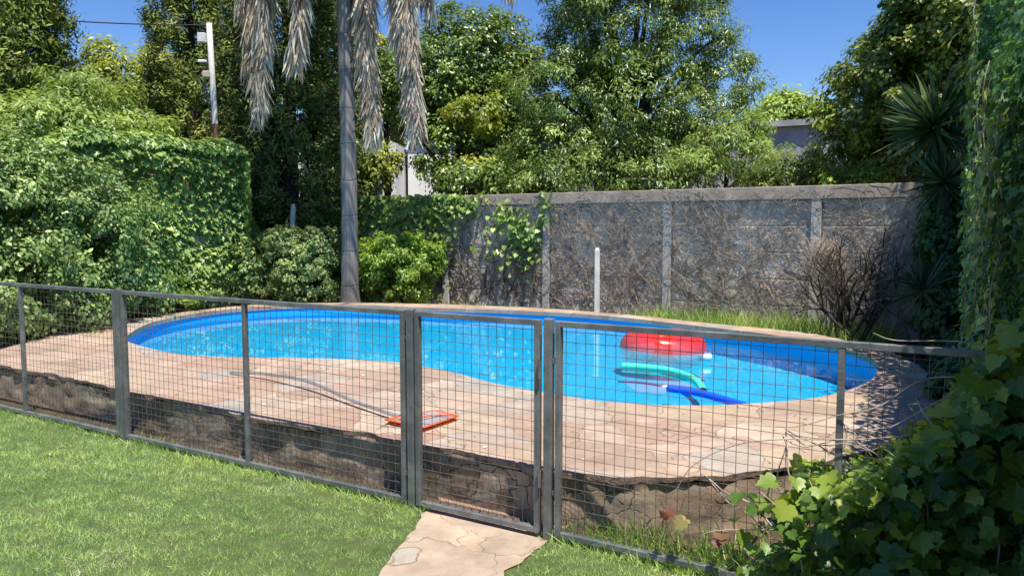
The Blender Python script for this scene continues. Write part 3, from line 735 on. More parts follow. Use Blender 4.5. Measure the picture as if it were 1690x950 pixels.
cypress('dark cypress at the left edge of the photo above the shrubs', *atY(15, 300, 13.5)[:2], 1.35, 7.5, 1300, 'cyp', group=None)
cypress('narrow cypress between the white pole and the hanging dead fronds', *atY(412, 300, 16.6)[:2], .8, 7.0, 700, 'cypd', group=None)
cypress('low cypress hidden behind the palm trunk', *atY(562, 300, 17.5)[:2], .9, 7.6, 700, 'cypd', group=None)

# trees behind
tree('leafy_tree', 'yellowish green tree between the left cypress and the pole', 'tree', (*atY(215, 300, 20)[:2], 0), [bl(215, 150, 20, 1.3, 1.1), bl(170, 190, 19.6, 1.1, 1.0), bl(260, 130, 20, .9, .8), bl(280, 200, 20.5, 1.2, 1.2), bl(165, 90, 20.2, .5, .5)], 230, 75, .34, .13, T_RH, 'yel', nl=18)
tree('feathery_tree', 'light green feathery tree rising over the left shrub mass', 'tree', (*atY(90, 300, 12.2)[:2], 0), [bl(60, 215, 12.0, 1.2, .45), bl(150, 165, 12.4, .75, .42), bl(160, 225, 12.2, .95, .4), bl(20, 240, 11.6, .9, .5), bl(215, 245, 12.6, .6, .3), bl(105, 140, 12.8, .4, .25), bl(255, 205, 12.9, .4, .18)], 250, 85, .26, .12, T_LAN, 'china', r0=.08, nl=18)
tree('leafy_tree', 'rounded tree behind the wall just right of the palm', 'tree', (*atY(760, 300, 19)[:2], 0),
     [bl(760, 110, 19, 1.5, 1.4), bl(820, 90, 19.3, 1.0, 1.1), bl(700, 150, 18.6, 1.3, 1.2), bl(800, 220, 18.5, 1.4, 1.3), bl(740, 250, 17.8, .9, .7), bl(850, 160, 19, 1.0, 1.4), bl(840, 280, 18, 1.2, .8), bl(640, 160, 19.5, 1.0, 1.1), bl(770, 295, 17.0, .9, .5), bl(850, 300, 16.6, .9, .55)], 880, 85, .30, .105, T_RH, 'laurel', nl=30)
tree('leafy_tree', 'small yellow leaved tree glowing behind the hanging fronds', 'tree', (*atY(640, 300, 18)[:2], 0), [bl(615, 120, 20.5, .7, 1.1), bl(630, 265, 17.6, .55, .45), bl(600, 285, 17.4, .6, .35), bl(790, 190, 17.2, .6, .5), bl(800, 270, 17, .4, .5)], 110, 75, .25, .11, T_RH, 'yel', nl=14, r0=.07)
tree('broad_tree', 'large dense evergreen tree towering over the middle of the concrete wall', 'tree', (*atY(1040, 300, 17)[:2], 0),
     [bl(1040, 40, 17, 1.7, 1.5), bl(960, 60, 17.2, 1.0, 1.3), bl(1140, 60, 17, 1.1, 1.2), bl(1200, 130, 17, .85, .7), bl(930, 160, 16.6, 1.2, 1.1), bl(1050, 170, 16.2, 1.5, 1.2), bl(1160, 190, 16.6, 1.0, .8), bl(920, 250, 16.2, 1.1, .8), bl(1030, 270, 15.8, 1.3, .7), bl(1120, 250, 16, .9, .7), bl(900, 300, 15.4, .8, .5), bl(990, 295, 15.2, .9, .55), bl(1080, 295, 15.2, .8, .5), bl(1000, -60, 17, 1.6, 1.2), bl(1120, -60, 17, 1.2, 1.2)], 1240, 92, .27, .098, T_LAN, 'laurel', r0=.2, nl=46)
tree('leafy_shrub', 'paler green bushy crown above the wall below the big evergreen', 'shrub', (*atY(1200, 300, 15.5)[:2], 0), [bl(1200, 240, 15.4, .85, .6), bl(1250, 265, 15.2, .6, .5), bl(1150, 275, 15.2, .7, .4), bl(1230, 215, 15.6, .5, .35)], 130, 75, .22, .10, T_LAN, 'china', r0=.06, nl=14)
tree('leafy_tree', 'bright lime green tree far beyond the grey roof', 'tree', (*atY(1300, 300, 30)[:2], 0), [bl(1295, 190, 30, 1.3, .75), bl(1260, 215, 30, 1.0, .6), bl(1345, 200, 30, .9, .6), bl(1300, 160, 30, .45, .3)], 200, 60, .42, .17, T_RH, 'lime', nl=12)
tree('leafy_shrub', 'low dark shrub behind the wall under the lime green tree', 'shrub', (*atY(1320, 300, 13.8)[:2], 0), [bl(1310, 285, 13.8, .7, .35), bl(1370, 270, 13.4, .7, .5), bl(1290, 300, 13.6, .7, .3)], 110, 70, .2, .09, T_LAN, 'rtree', r0=.05, nl=10)
tree('hedge_tree', 'dark rounded tree behind the right end of the concrete wall', 'tree', (*atY(1450, 300, 13)[:2], 0),
     [bl(1440, 180, 12.6, .9, .9), bl(1500, 120, 12.4, 1.0, .9), bl(1400, 240, 12.8, .55, .7), bl(1520, 220, 12.2, 1.0, .9), bl(1560, 60, 12, .9, .9), bl(1480, 260, 12, .8, .5), bl(1570, 150, 12, .7, .9)], 430, 75, .24, .105, T_RH, 'rtree', nl=26)
tree('vine_covered_tree', 'bright leaved vine tangle topping the tree beside the right ivy wall', 'tree', (*atY(1545, 300, 11.3)[:2], 0),
     [bl(1530, 40, 11.2, .65, .5), bl(1570, 90, 11.0, .5, .6), bl(1480, 70, 11.4, .4, .35), bl(1500, 110, 11.2, .6, .4), bl(1560, -20, 11.2, .9, .6), bl(1450, 135, 11.6, .5, .3), bl(1600, 20, 10.8, .7, .9), bl(1520, 170, 11.0, .5, .3), bl(1420, 190, 11.8, .4, .3)], 460, 42, .18, .07, T_IVY, 'rtree', r0=.07, nl=14)
tree('leafy_shrub', 'small bright plant peeping over the right part of the wall', 'shrub', (*atY(1400, 300, 11.7)[:2], 0), [bl(1395, 293, 11.7, .35, .12), bl(1440, 288, 11.6, .25, .12)], 30, 45, .12, .08, T_OV, 'brt', r0=.03, nl=6)
for px, Y, rx, rz, lab, mt_ in ((-60, 24, 3.5, 3, 'distant dark tree mass beyond the left edge', 'laurel'), (900, 32, 4.5, 1.6, 'distant low tree behind the middle of the wall', 'laurel'), (560, 27, 3.0, 2.6, 'distant tree behind the palm trunk and cypresses', 'rtree')):
    tree('leafy_tree', lab, 'tree', (*atY(px, 300, Y)[:2], 0), [bl(px-60, 250, Y, rx, rz), bl(px+60, 230, Y, rx*.8, rz)], 260, 60, .5, .2, T_RH, mt_, nl=10)

# palm
PX, PY = atY(577, 480, 13.0)[:2]
palm = thing('palm_tree', 'tall grey trunked palm with hanging dead fronds behind the pool', 'palm', (PX, PY, 0))
zz = np.linspace(0, 6.9, 70); rad = .145 + .085*np.exp(-zz/.28) - .004*zz + .004*np.sin(zz*9.2)*(1) + (np.mod(zz, .34) < .06)*-.006
t = Tubes(); t.add(np.c_[PX+.0*zz + .02*np.sin(zz*.7), PY+0*zz, zz], rad, 20); t.build('trunk', M['palm'], palm)
def frond(name, path, nl_, ll, m, droop, wid=.022, spread=.5):
    P = catmull(path, 10, False); P = resample(P, .04, False); n = len(P)
    u = np.linspace(0, 1, n); tb = Tubes(); tb.add(P, np.linspace(.022, .004, n), 5)
    rac = tb
    idx = rng.integers(int(n*.12), n, nl_); cen = P[idx] + (rng.normal(0, 1, (nl_, 3))*[.055, .04, .02] if name == 'dead_frond' else 0)
    tg = norm(np.gradient(P, axis=0))[idx]
    ax = np.cross(tg, UP); bad = np.linalg.norm(ax, axis=1) < .3; ax[bad] = np.array([1.0, .3, 0]); ax = norm(ax)
    sgn = rng.choice([-1, 1], nl_)[:, None]
    tip = tg*.55 + ax*sgn*spread + np.array([0, 0, -1.0])*droop + rng.normal(0, .12, (nl_, 3))
    L_ = ll*rng.uniform(.6, 1.1, nl_)*np.clip(1.25-u[idx]*.6, .5, 1)
    T = (np.array([(-.02, 0, 0), (.02, 0, 0), (.03, .35, .0), (.022, .7, -.05), (0, 1, -.12), (-.022, .7, -.05), (-.03, .35, 0)])*[1.3, 1, 1], [np.array([(0, 1, 2, 6)]), np.array([(6, 2, 3, 5)]), np.array([(5, 3, 4)])])
    V, F, kk, uv = scatter(cen, np.cross(norm(tip), rng.normal(0, 1, (nl_, 3))), L_, T, norm(tip), .06, .05)
    rv = np.vstack(rac.V); rf = np.vstack(rac.F)
    rn = np.concatenate([np.repeat(rng.random(nl_), kk), np.full(len(rv), .5)])
    mesh_np(name, np.vstack([V, rv]), F + [rf+len(V)], m, palm, rnd=rn)
top = np.array([PX, PY, 6.75])
for px, py, Y, o1, n_ in ((426, 212, 12.8, .0, 2000), (412, 150, 13.1, .0, 1300), (486, 132, 12.6, 0, 1400), (618, 248, 12.9, 0, 1900), (688, 240, 12.5, 0, 2400), (670, 130, 12.7, .0, 1300), (712, 45, 13.0, 0, 900), (842, 15, 13.2, 0, 900), (400, 40, 13.3, 0, 900), (600, 60, 13.3, 0, 900)):
    tp = atY(px, py, Y); o_ = tp-top; hx, hy = o_[0], o_[1]
    u_ = math.copysign(1, hx)
    path = [top, top+[hx*.45, hy*.5, .15], top+[hx*.82+u_*-.02, hy*.9, -.45], [tp[0]-u_*.12, tp[1], (tp[2]+top[2]-.6)/2+.1], [tp[0]-.0, tp[1], tp[2]+.28]]
    frond('dead_frond', path, int(n_*.7), .60, M['frond'], 3.4, spread=.85)
for i in range(22):
    a = i*2.399+.3; L_ = rng.uniform(2.4, 3.2); up_ = rng.uniform(.2, 1.5)
    d = np.array([math.cos(a), math.sin(a), 0])
    path = [top+[0, 0, .15], top+d*L_*.35+[0, 0, up_*.8+.3], top+d*L_*.7+[0, 0, up_*.8], top+d*L_+[0, 0, up_*.2-.5]]
    frond('green_frond', path, 170, .55, M['green_frond'], .55, spread=1.0)
# boots at the crown base
tb = Tubes()
for i in range(26):
    a = i*2.399; d = np.array([math.cos(a), math.sin(a), 0]); z = 6.1+.035*i
    tb.add([(PX+d[0]*.11, PY+d[1]*.11, z-.15), (PX+d[0]*.2, PY+d[1]*.2, z), (PX+d[0]*.26, PY+d[1]*.26, z+.2)], [.06, .05, .02], 6)
tb.build('leaf_base', M['bark'], palm)

# ivy clad wall at the left
IR = np.array([-4.87, 13.35]); ID = np.array([-.507, -.861]); IN = np.array([.861, -.507])   # along towards camera, normal to the right
def ip(k_, n_, z): q = IR + ID*k_ + IN*n_; return np.array([q[0], q[1], z])
gw = Boxes(); gw.box(ip(4.2, -.12, 1.0), w3(ID), w3(IN), UP, 8.4, .2, 2.0); o = gw.build('garden_wall', M['concrete'], None, .01); tag(o, 'old masonry wall buried under green ivy on the left', 'wall')
iv = thing('ivy', 'thick light green ivy blanket covering the left garden wall', 'climbing plant', tuple(ip(2, 0, 0)))
n = 13500; kk = rng.uniform(-.1, 8.0, n)**1; z = rng.uniform(.05, 2.98, n)*np.interp(kk, [0, 2.6, 4.2, 8], [1, 1, .78, .72])
bul = .10 + .13*np.exp(-((z-2.6)/.3)**2) + .10*fbm2(np.c_[kk, z], 2.6, 5) + .10*np.clip(1.2-z, 0, 1)
bul *= np.clip((3.05-z)/.25, .05, 1)**.5
lay = rng.random(n)**2*.16
cen = np.array([ip(a, b-c_, d) for a, b, c_, d in zip(kk, bul, lay, z)])
nor = np.tile(w3(IN)*.9+UP*.75, (n, 1)) + np.where(z > 2.75, 1, 0)[:, None]*UP
leaves('foliage', cen, nor, rng.uniform(.07, .13, n), T_IVY, M['ivy'], iv, None, .35, .38, np.clip(rng.beta(2, 2.4, n)+.12*fbm2(np.c_[kk, z], 3, 8)+np.clip(1-z, 0, 1)*.25*rng.random(n), 0, 1))
# rounded end and top of the wall
n = 5200; a = rng.uniform(-1, 1, n); 
kk = rng.uniform(-.1, 8, n); th_ = rng.uniform(0, math.pi, n)
c1 = np.array([ip(k1, .02+.22*math.cos(t1), 2.80*float(np.interp(k1, [0, 2.6, 4.2, 8], [1, 1, .78, .72]))+(.18+.05*math.sin(k1*5))*math.sin(t1)) for k1, t1 in zip(kk, th_)])
n1 = np.array([w3(IN)*math.cos(t1)+UP*math.sin(t1) for t1 in th_])
z2 = rng.uniform(.3, 2.95, 2200); e2 = rng.uniform(-1, 1, 2200)
c2 = np.array([ip(-.12-.12*rng.random(), .18*e-.02, q) for e, q in zip(e2, z2)]); n2 = np.tile(w3(-ID)+.3*UP, (2200, 1))
leaves('top_growth', np.vstack([c1, c2]), np.vstack([n1, n2]), rng.uniform(.07, .12, n+2200), T_IVY, M['ivy'], iv, None, .4, .35)
tb = Tubes()
for i in range(90):
    k0 = rng.uniform(0, 6); P = [ip(k0+rng.normal(0, .02)*j, .03+.02*rng.random(), .12*j) for j in range(16)]; tb.add(P, np.linspace(.012, .004, 16), 4)
tb.build('stem', M['vinewood'], iv)

def shrub(name, label, base, blobs, nclump, per, crad, size, T, mat, nl=20, r0=.03, top_z=.5, upw=.5, shell=(.6, 1.02), tipv=None):
    return tree(name, label, 'shrub', base, blobs, nclump, per, crad, size, T, mat, r0=r0, nl=nl, top_z=top_z, leafname='foliage', shell=shell, upw=upw, tipv=tipv)
def B(x, y, z, r, rz, ry=None): return (np.array([x, y, z]), (r, ry or r, rz))
shrub('climbing_shrub', 'huge tangled green shrub mass at the left beside the pool paving', (-6.3, 8.9, 0),
      [bl(0, 400, 8.9, .95, 1.15), bl(60, 330, 9.4, .75, .85), bl(130, 400, 9.8, .85, 1.0), bl(45, 260, 9.8, .35, .5), bl(200, 440, 10.6, .75, .85), bl(30, 480, 8.6, .65, .6), bl(110, 490, 9.3, .7, .55), bl(180, 350, 10.6, .7, .6), bl(-70, 400, 8.6, .9, 1.2), bl(225, 490, 11.2, .5, .45), bl(165, 520, 9.9, .35, .35)],
      950, 72, .17, .062, T_OV, 'jas', nl=60, r0=.05)
shrub('small_shrub', 'small bright green weed clump at the ivy foot by the paving', (*at(275, 500, .0)[:2], 0), [bl(275, 480, 12.0, .28, .25), bl(262, 455, 12.3, .2, .22), bl(300, 495, 12.1, .3, .16)], 60, 45, .1, .08, T_OV, 'brt', nl=8)
shrub('flowering_shrub', 'rounded grey green shrub left of the palm trunk', (*atY(497, 490, 13.2)[:2], 0), [bl(497, 450, 13.2, .66, .72), bl(470, 410, 13.3, .38, .4), bl(525, 410, 13.3, .4, .42), bl(450, 470, 13.3, .3, .35)], 330, 62, .12, .055, T_OV, 'lan', nl=20)
shrub('dark_shrub', 'darker green shrub between the ivy wall and the rounded shrub', (*atY(405, 490, 13.2)[:2], 0), [bl(410, 450, 13.3, .42, .6), bl(390, 400, 13.6, .3, .4), bl(430, 420, 13.7, .25, .4), bl(365, 480, 13.0, .3, .3), bl(335, 490, 12.7, .25, .2)], 190, 55, .13, .07, T_OV, 'jas', nl=14)
shrub('green_shrub', 'bright glossy green shrub right of the palm trunk', (*atY(662, 490, 13.4)[:2], 0), [bl(665, 440, 13.4, .68, .62), bl(640, 420, 13.4, .5, .42), bl(700, 415, 13.4, .38, .38), bl(615, 460, 13.6, .35, .45)], 300, 62, .13, .06, T_OV, 'brt', nl=20)
shrub('conifer_shrub', 'small drooping conifer tuft at the left of the cypress base', (*atY(395, 370, 14.2)[:2], 0), [bl(392, 340, 14.2, .2, .35), bl(402, 375, 14.2, .22, .25)], 60, 50, .12, .10, T_NEED, 'yel', nl=6)

# green creeper on the left part of the concrete wall
gv = thing('green_creeper', 'green leafy creeper hanging over the left part of the concrete wall', 'climbing plant', tuple(wp(-1, -.1)))
def wallleaves(spots, per, size):
    c_ = []; 
    for px, zc, rt, rz_, w_ in spots:
        n = int(per*w_); c_ += [wp(wpx(px)+rng.normal(0, rt), -rng.uniform(.05, .20), min(2.16, max(.05, zc+rng.normal(0, rz_)))) for _ in range(n)]
    return np.array(c_)
cen = wallleaves([(610, 1.9, .35, .2, 2.2), (660, 1.85, .35, .18, 2.2), (700, 1.9, .35, .12, 1.6), (740, 1.95, .3, .12, 1.1), (720, 1.6, .3, .3, .8), (640, 1.3, .5, .5, 1.5), (590, 1.2, .5, .5, 1.5), (775, 1.95, .25, .12, .45), (740, 1.3, .12, .5, .4), (860, 1.5, .12, .18, .55), (885, 1.35, .10, .2, .45), (905, 1.9, .08, .15, .2), (835, 1.75, .12, .12, .25), (870, 1.1, .2, .2, .2), (830, 1.2, .2, .3, .15), (560, 1.0, .6, .6, 1.5)], 230, .09)
leaves('foliage', cen, np.tile(w3(-WN)+UP*.5, (len(cen), 1)), rng.uniform(.06, .12, len(cen)), T_IVY, M['ivy'], gv, None, .4, .4)
tb = Tubes()
for q in range(55): walker(rng.uniform(-2.4, 2.6), rng.uniform(0, .3), rng.uniform(.9, 2.2), rng.uniform(1.4, 2.8), rng.uniform(.004, .009), .05, branch=.06)
tb.build('stem', M['bark'], gv)

# ------------------------------------------------------------------ right wall with ivy
RP = np.array([1.84, 2.68]); RD = np.array([.499, .8666]); RN = np.array([-.8666, .499])
def rp(k_, n_, z): q = RP + RD*k_ + RN*n_; return np.array([q[0], q[1], z])
gw = Boxes(); gw.box(rp(3.0, -.22, 1.15), w3(RD), w3(RN), UP, 10.8, .2, 2.3); o = gw.build('garden_wall', M['concrete'], None, .01); tag(o, 'garden wall hidden behind dark ivy on the right', 'wall')
ri = thing('ivy', 'dark shaded ivy curtain filling the right edge of the photo', 'climbing plant', tuple(rp(2, 0, 0)))
def rtop(k_): return 2.45 + np.clip((k_-2.0)/4.8, 0, 1)*2.3
n = 44000; kk = rng.uniform(-2.0, 8.0, n); z = rng.random(n)*rtop(kk)
kk = kk + 0
bul = (.03 + .09*fbm2(np.c_[kk, z], 2.2, 15) + .05*fbm2(np.c_[kk, z], 7, 4))*np.clip((kk+.8)/1.5, .3, 1)
lay = rng.random(n)**1.5*.30
cen = np.array([rp(a, b-c_, d) for a, b, c_, d in zip(kk, bul, lay, z)])
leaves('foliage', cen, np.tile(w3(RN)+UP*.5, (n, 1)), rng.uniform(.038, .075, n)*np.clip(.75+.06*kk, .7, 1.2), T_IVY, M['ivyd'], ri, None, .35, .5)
tb = Tubes(); cs = []
for i in range(46):                                   # hanging trails
    k0 = rng.uniform(.6, 7.8); z1 = rng.uniform(.8, rtop(k0)); L_ = rng.uniform(.4, 1.3); o0 = rng.uniform(.06, .15)
    P = [rp(k0+.02*math.sin(j*.9+i), o0+.02*math.sin(j*.7), z1-L_*j/12) for j in range(13)]; tb.add(P, .003, 4)
    for p in P:
        for _ in range(3): cs.append(p+rng.normal(0, .02, 3))
tb.build('stem', M['vinewood'], ri)
cs = np.array(cs); cs[:, 2] = np.maximum(cs[:, 2], .05)
leaves('trailing_foliage', cs, np.tile(w3(RN)+UP*.4, (len(cs), 1)), rng.uniform(.035, .065, len(cs)), T_IVY, M['ivy'], ri, None, .3, .4)
# tall dark growth backing the far part of the ivy
tree('hedge_tree', 'tall dark tree rising behind the far end of the right ivy', 'tree', tuple(rp(7.2, -.9, 0)), [(rp(6.8, -.6, 3.0), (.7, 1.0, 1.1)), (rp(7.8, -.7, 3.2), (.8, .8, 1.1)), (rp(5.8, -.8, 2.8), (.7, 1.0, .8))], 240, 60, .3, .12, T_RH, 'rtree', nl=14)

# yuccas
T_YU = (np.array([(-.022, 0, 0), (.022, 0, 0), (.034, .35, .01), (.02, .75, -.03), (0, 1, -.07), (-.02, .75, -.03), (-.034, .35, .01)]), [np.array([(0, 1, 2, 6)]), np.array([(6, 2, 3, 5)]), np.array([(5, 3, 4)])])
def yucca(label, heads, base, hb):
    th = thing('yucca', label, 'yucca', tuple(base))
    cen = []; tip = []; L_ = []
    for c, n_, l_ in heads:
        d = norm(rng.normal(0, 1, (n_, 3))+[0, 0, .35]); cen.append(c+d*.05); tip.append(d); L_.append(l_*rng.uniform(.75, 1.1, n_))
    cen, tip, L_ = np.vstack(cen), np.vstack(tip), np.concatenate(L_)
    leaves('blades', cen, np.cross(tip, rng.normal(0, 1, tip.shape)), L_, T_YU, M['yucca'], th, tip, .04, .1)
    tb = Tubes()
    for c, n_, l_ in heads:
        tb.add(catmull([base, np.array(base)*.5+c*.5+[.04, 0, 0], c], 5, False), np.linspace(hb, hb*.7, 11), 8)
    tb.build('trunk', M['bark'], th)
    return th
b0 = atY(1560, 560, 9.3)
yucca('tall spiky yucca against the right end of the wall', [(atY(1545, 210, 9.2), 260, .66), (atY(1560, 300, 9.0), 120, .5)], np.array([b0[0], 9.3, 0]), .10)
b1 = atY(1520, 560, 8.9)
yucca('small low yucca in the shade below the tall one', [(atY(1522, 480, 8.8), 100, .48)], np.array([b1[0], 8.9, 0]), .05)
# ivy hanging on the yucca trunks
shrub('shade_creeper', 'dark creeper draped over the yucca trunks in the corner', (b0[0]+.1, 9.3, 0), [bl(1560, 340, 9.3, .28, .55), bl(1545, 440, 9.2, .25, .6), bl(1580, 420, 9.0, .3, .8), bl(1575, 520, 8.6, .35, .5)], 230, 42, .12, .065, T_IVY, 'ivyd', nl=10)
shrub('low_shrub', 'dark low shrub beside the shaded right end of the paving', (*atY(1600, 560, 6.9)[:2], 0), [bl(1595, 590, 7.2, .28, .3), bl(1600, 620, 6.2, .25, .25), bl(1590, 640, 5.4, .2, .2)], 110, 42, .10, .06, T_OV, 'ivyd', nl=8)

# leafless bush
lb = thing('bare_bush', 'leafless dark branched bush with pale dry twigs before the wall', 'bush', (*atY(1400, 560, 9.3)[:2], 0))
tb = Tubes(); tips = []
bx = np.array([atY(1402, 560, 9.3)[0], 9.3, 0])
def branch(p, d, L, r, depth):
    n_ = 6; P = [p]
    for i in range(n_):
        d = norm(d + rng.normal(0, .16, 3) + np.array([0, 0, .06])); P.append(P[-1]+d*L/n_)
    tb.add(P, np.linspace(r, r*.6, n_+1), 5)
    if depth == 0: tips.append((P[-1], d)); return
    for _ in range(rng.integers(2, 4)):
        branch(P[rng.integers(3, n_+1)], norm(d+rng.normal(0, .45, 3)), L*rng.uniform(.55, .8), r*.58, depth-1)
for i in range(10):
    a = rng.uniform(0, 2*math.pi); branch(bx+np.array([math.cos(a)*.08, math.sin(a)*.08, 0]), norm(np.array([math.cos(a)*.5-.05, math.sin(a)*.25, 1])), .75, .026, 3)
tb.build('branch', M['bark'], lb)
cen = np.array([p for p, d in tips for _ in range(8)]) + rng.normal(0, .05, (len(tips)*8, 3)); dd_ = np.array([d for p, d in tips for _ in range(8)])
leaves('twigs', cen, rng.normal(0, 1, cen.shape), rng.uniform(.06, .16, len(cen)), T_TW, M['bark'], lb, dd_, .5, .2)
c0_ = atY(1362, 440, 9.75)
n = 3000; e = norm(rng.normal(0, 1, (n, 3)))*rng.random((n, 1))**.4*[.30, .12, .38]
m_ = e + c0_ + np.array([0, 0, 0]); 
dt = thing('dry_bush', 'pale dry twiggy tangle hanging on the wall behind the bare bush', 'bush', (c0_[0], c0_[1], 0))
leaves('twigs', m_, rng.normal(0, 1, (n, 3)), rng.uniform(.08, .2, n), T_TW, M['twig'], dt, e+[0, 0, .2], .5, .2)
tb = Tubes()
for i in range(14):
    q = c0_+norm(rng.normal(0, 1, 3))*[.3, .1, .3]; tb.add(catmull([np.array([c0_[0]+.1, c0_[1], 0]), c0_*.6+np.array([c0_[0]+.15, c0_[1], 0])*.4+rng.normal(0, .04, 3), q], 5, False), np.linspace(.012, .003, 11), 4)
tb.build('stem', M['vinewood'], dt)

# ------------------------------------------------------------------ vine on the near fence (big leaves)
vn = thing('grape_vine', 'large leaved vine sprawling over the right end of the fence', 'climbing plant', tuple(fp(-1.5)))
def vtop(s): return np.interp(-s, [.55, .8, .97, 1.12, 1.36, 1.6, 1.75, 1.85, 2.3], [.16, .34, .47, .54, .57, .76, 1.0, 1.2, 1.5])
n = 4200; s_ = -rng.triangular(.85, 2.15, 2.4, n); zt = vtop(s_); z = zt*(1-rng.random(n)**1.15)
keep = rng.random(n) < np.clip((-s_-.85)/.5, .08, 1); s_, z, zt = s_[keep], z[keep], zt[keep]; n = len(s_)
nn_ = rng.normal(-.02, .15, n)
cen = np.array([fp(a, b, max(.03, c)) for a, b, c in zip(s_, nn_, z)])
nor = np.tile(w3(-FN)*.75+UP*.75+w3(-FD)*-.1, (n, 1))
sz = rng.uniform(.03, .06, n)*(1+rng.random(n)**2*.8)
leaves('foliage', cen, nor, sz, T_VINE, M['vine'], vn, None, .55, .7, np.clip(rng.beta(1.6, 2.2, n)+.5*(z > zt*.82)*rng.random(n), 0, 1))
# sparse outliers with reddish leaves
pts = [(-.70, .27), (-.66, .16), (-.78, .36), (-.9, .5), (-.83, .22), (-1.0, .56), (-.62, .30), (-1.5, .90), (-1.62, .98), (-1.7, 1.1), (-1.75, 1.05), (-1.35, .72), (-1.15, .66), (-.75, .08), (-.95, .12), (-1.66, .86)]
cen = np.array([fp(a+rng.normal(0, .02), -.05+rng.normal(0, .03), b+rng.normal(0, .02)) for a, b in [pts[0], pts[4], pts[6]] for _ in range(2)])
leaves('reddish_foliage', cen, np.tile(w3(-FN)+UP*.6, (len(cen), 1)), rng.uniform(.035, .065, len(cen)), T_VINE, M['vinered'], vn, None, .5, .5)
tb = Tubes()
for i in range(46):
    a0 = -rng.uniform(1.2, 2.3); p = np.array([a0, rng.normal(0, .06), .02]); P = []
    an = rng.uniform(1.2, 2.6)
    for j in range(rng.integers(10, 26)):
        P.append(fp(p[0], p[1], max(.01, p[2]))); p = p + np.array([math.cos(an)*-.05, rng.normal(0, .012), math.sin(an)*.05]); an += rng.normal(0, .3)
        if p[2] > vtop(p[0])+.12: an = -abs(an)*.3
    tb.add(P, np.linspace(.006, .002, len(P)), 5)
for pts_ in ([(-1.8, 1.0), (-1.6, .98), (-1.45, .86), (-1.3, .80), (-1.15, .74), (-.98, .72)], [(-1.7, .8), (-1.4, .72), (-1.1, .68), (-.9, .62), (-.72, .50), (-.64, .34)], [(-2.2, 1.25), (-1.95, 1.12), (-1.7, 1.13), (-1.5, 1.115), (-1.42, 1.14)], [(-1.5, .4), (-1.1, .3), (-.8, .22), (-.7, .1)], [(-1.85, 1.1), (-1.7, .95), (-1.62, .88), (-1.48, .78), (-1.4, .8)]):
    P = catmull([fp(a, -.03+rng.normal(0, .01), b) for a, b in pts_], 6, False); tb.add(P, np.linspace(.0035, .0015, len(P)), 5)
tb.build('stem', M['vinewood'], vn)

# ------------------------------------------------------------------ pool toys
def wat(px, py): return at(px, py, WZ)
c = wat(1094, 593)
fl = thing('swim_ring', 'glossy red inflatable ring with milky underside floating in the pool', 'pool float', (c[0], c[1], WZ))
def torus_part(name, R0, r, a0, a1, m, sq=.8):
    U = 72; W = 18; V = []; F = []
    for i in range(U):
        u = 2*math.pi*i/U
        for j in range(W+1):
            wv = .14*math.sin(u*5+1)*(1 if a0 == 0 else 1)
            lo, hi = (a0, a1)
            a = lo + (hi-lo)*j/W
            if a0 > 1: pass
            a_ = a + (wv*(1-abs(2*j/W-1)) * 0)
            cr = .012*math.sin(u*17)*math.exp(-((a_-math.pi)/.7)**2)
            rr = r*(1+.015*math.sin(u*9))+cr
            x = (R0+rr*math.cos(a_))*math.cos(u)*1.12; y = (R0+rr*math.cos(a_))*math.sin(u); z = rr*math.sin(a_)*sq*1.1
            V.append((c[0]+x, c[1]+y, WZ+.122+z+ .012*math.sin(u*2+.5)))
    for i in range(U):
        for j in range(W): F.append((i*(W+1)+j, ((i+1) % U)*(W+1)+j, ((i+1) % U)*(W+1)+j+1, i*(W+1)+j+1))
    return mesh_np(name, V, [F], m, fl, smooth=True)
torus_part('top_chamber', .235, .168, .0, math.pi-.15, M['red'], .95)
torus_part('bottom_chamber', .235, .168, math.pi-.15, 2*math.pi, M['clear'], .95)
t = Tubes(); v0 = c + np.array([.38, -.19, .06]); t.add([v0+[-.05, .02, .0], v0+[-.045, .02, 0], v0, v0+[.07, -.02, .0], v0+[.078, -.02, 0]], [.001, .042, .046, .043, .001], 12); t.build('valve', M['valve'], fl)
P = [wat(1027, 606), wat(1060, 608), wat(1100, 613), wat(1135, 623), wat(1153, 635), wat(1160, 648)]
P = catmull([p+[0, 0, .015] for p in P], 8, False)
t = Tubes(); t.add(P, .034, 14)
t.add([P[0]+(P[0]-P[1])*.001, P[0]], [.001, .034], 14)
o = t.build('pool_noodle', M['mint']); tag(o, 'mint green foam noodle curving in front of the red ring', 'pool noodle', 'foam noodles in the pool')
P = [wat(1102, 643), wat(1150, 650), wat(1195, 662), wat(1240, 676)]
P = catmull([p+[0, 0, .015] for p in P], 8, False); P = P[P[:, 1] > 5.2]
t = Tubes(); t.add(P, .031, 14); t.add([P[0]+(P[0]-P[1])*.001, P[0]], [.001, .031], 14)
o = t.build('pool_noodle', M['bluefoam']); tag(o, 'deep blue foam noodle floating against the near pool edge', 'pool noodle', 'foam noodles in the pool')

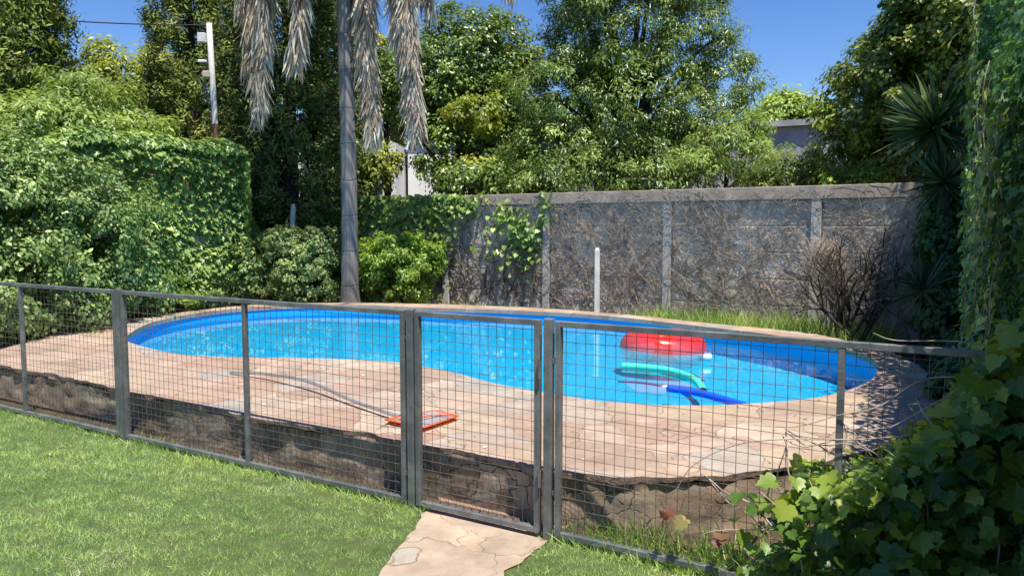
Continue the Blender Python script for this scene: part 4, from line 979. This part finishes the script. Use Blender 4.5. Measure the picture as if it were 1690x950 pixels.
# leaf net on the deck
cor = [at(x, y, .33) for x, y in [(636, 692), (718, 677), (756, 686), (700, 705)]]
net = thing('skimmer_net', 'orange framed pool leaf net with long grey pole on the paving', 'pool net', tuple(np.mean(cor, 0)*[1, 1, 0]+[0, 0, .3]))
ctr = np.mean(cor, 0)
t = Tubes()
for zoff, sc_ in ((0, 1), (-.022, .93)):
    Q = np.array([ctr+(q-ctr)*sc_+[0, 0, zoff] for q in cor]); Q = resample(Q, .03); Q = np.vstack([Q, Q[:2]]); t.add(Q, .0065, 6)
t.add([ctr+(cor[0]-ctr)*.9, ctr+(cor[0]-ctr)*.3+[0, 0, .006], ctr+(cor[1]+cor[2]-2*ctr)*.35, ctr+(cor[2]-ctr)*.95], .006, 6)
t.build('net_frame', M['orange'], net)
m, n_, b_, out_ = newmat('grey_net'); b_.inputs['Base Color'].default_value = (.32, .31, .33, 1); M['net'] = m
G = 16; V = []; F = []
for i in range(G):
    for j in range(G):
        u, v = i/(G-1), j/(G-1); q = cor[0]*(1-u)*(1-v)+cor[1]*u*(1-v)+cor[2]*u*v+cor[3]*(1-u)*v
        V.append(ctr+(q-ctr)*.97+[0, 0, -.02*math.sin(math.pi*u)*math.sin(math.pi*v)])
for i in range(G-1):
    for j in range(G-1): F.append((i*G+j, (i+1)*G+j, (i+1)*G+j+1, i*G+j+1))
o = mesh_np('net_mesh', V, [F], M['net'], net)
P = [at(380, 614, .318), at(440, 621, .33)+[0, 0, .02], at(510, 634, .35)+[0, 0, .02], at(580, 660, .34), at(640, 681, .335), at(660, 687, .33)]
t = Tubes(); t.add(catmull(P, 8, False), .0125, 10); t.build('handle_pole', M['alu'], net)
# cracked slab slivers and fallen leaves on the deck
n = 160; P = OUTER.mean(0)+rng.uniform(-1, 1, (n*6, 2))*[5.5, 5]; P = P[inpoly(P, offset(OUTER, -.1)) & ~inpoly(P, offset(INNER, .08))][:n]
o = leaves('fallen_leaves', np.c_[P, np.full(len(P), .304)], np.tile(UP, (len(P), 1)), rng.uniform(.015, .04, len(P)), T_OV, M['frond'], None, rng.normal(0, 1, (len(P), 3)), .3, .15)
tag(o, 'scattered dry leaf bits on the pink stone paving', 'leaf litter', kind='stuff')
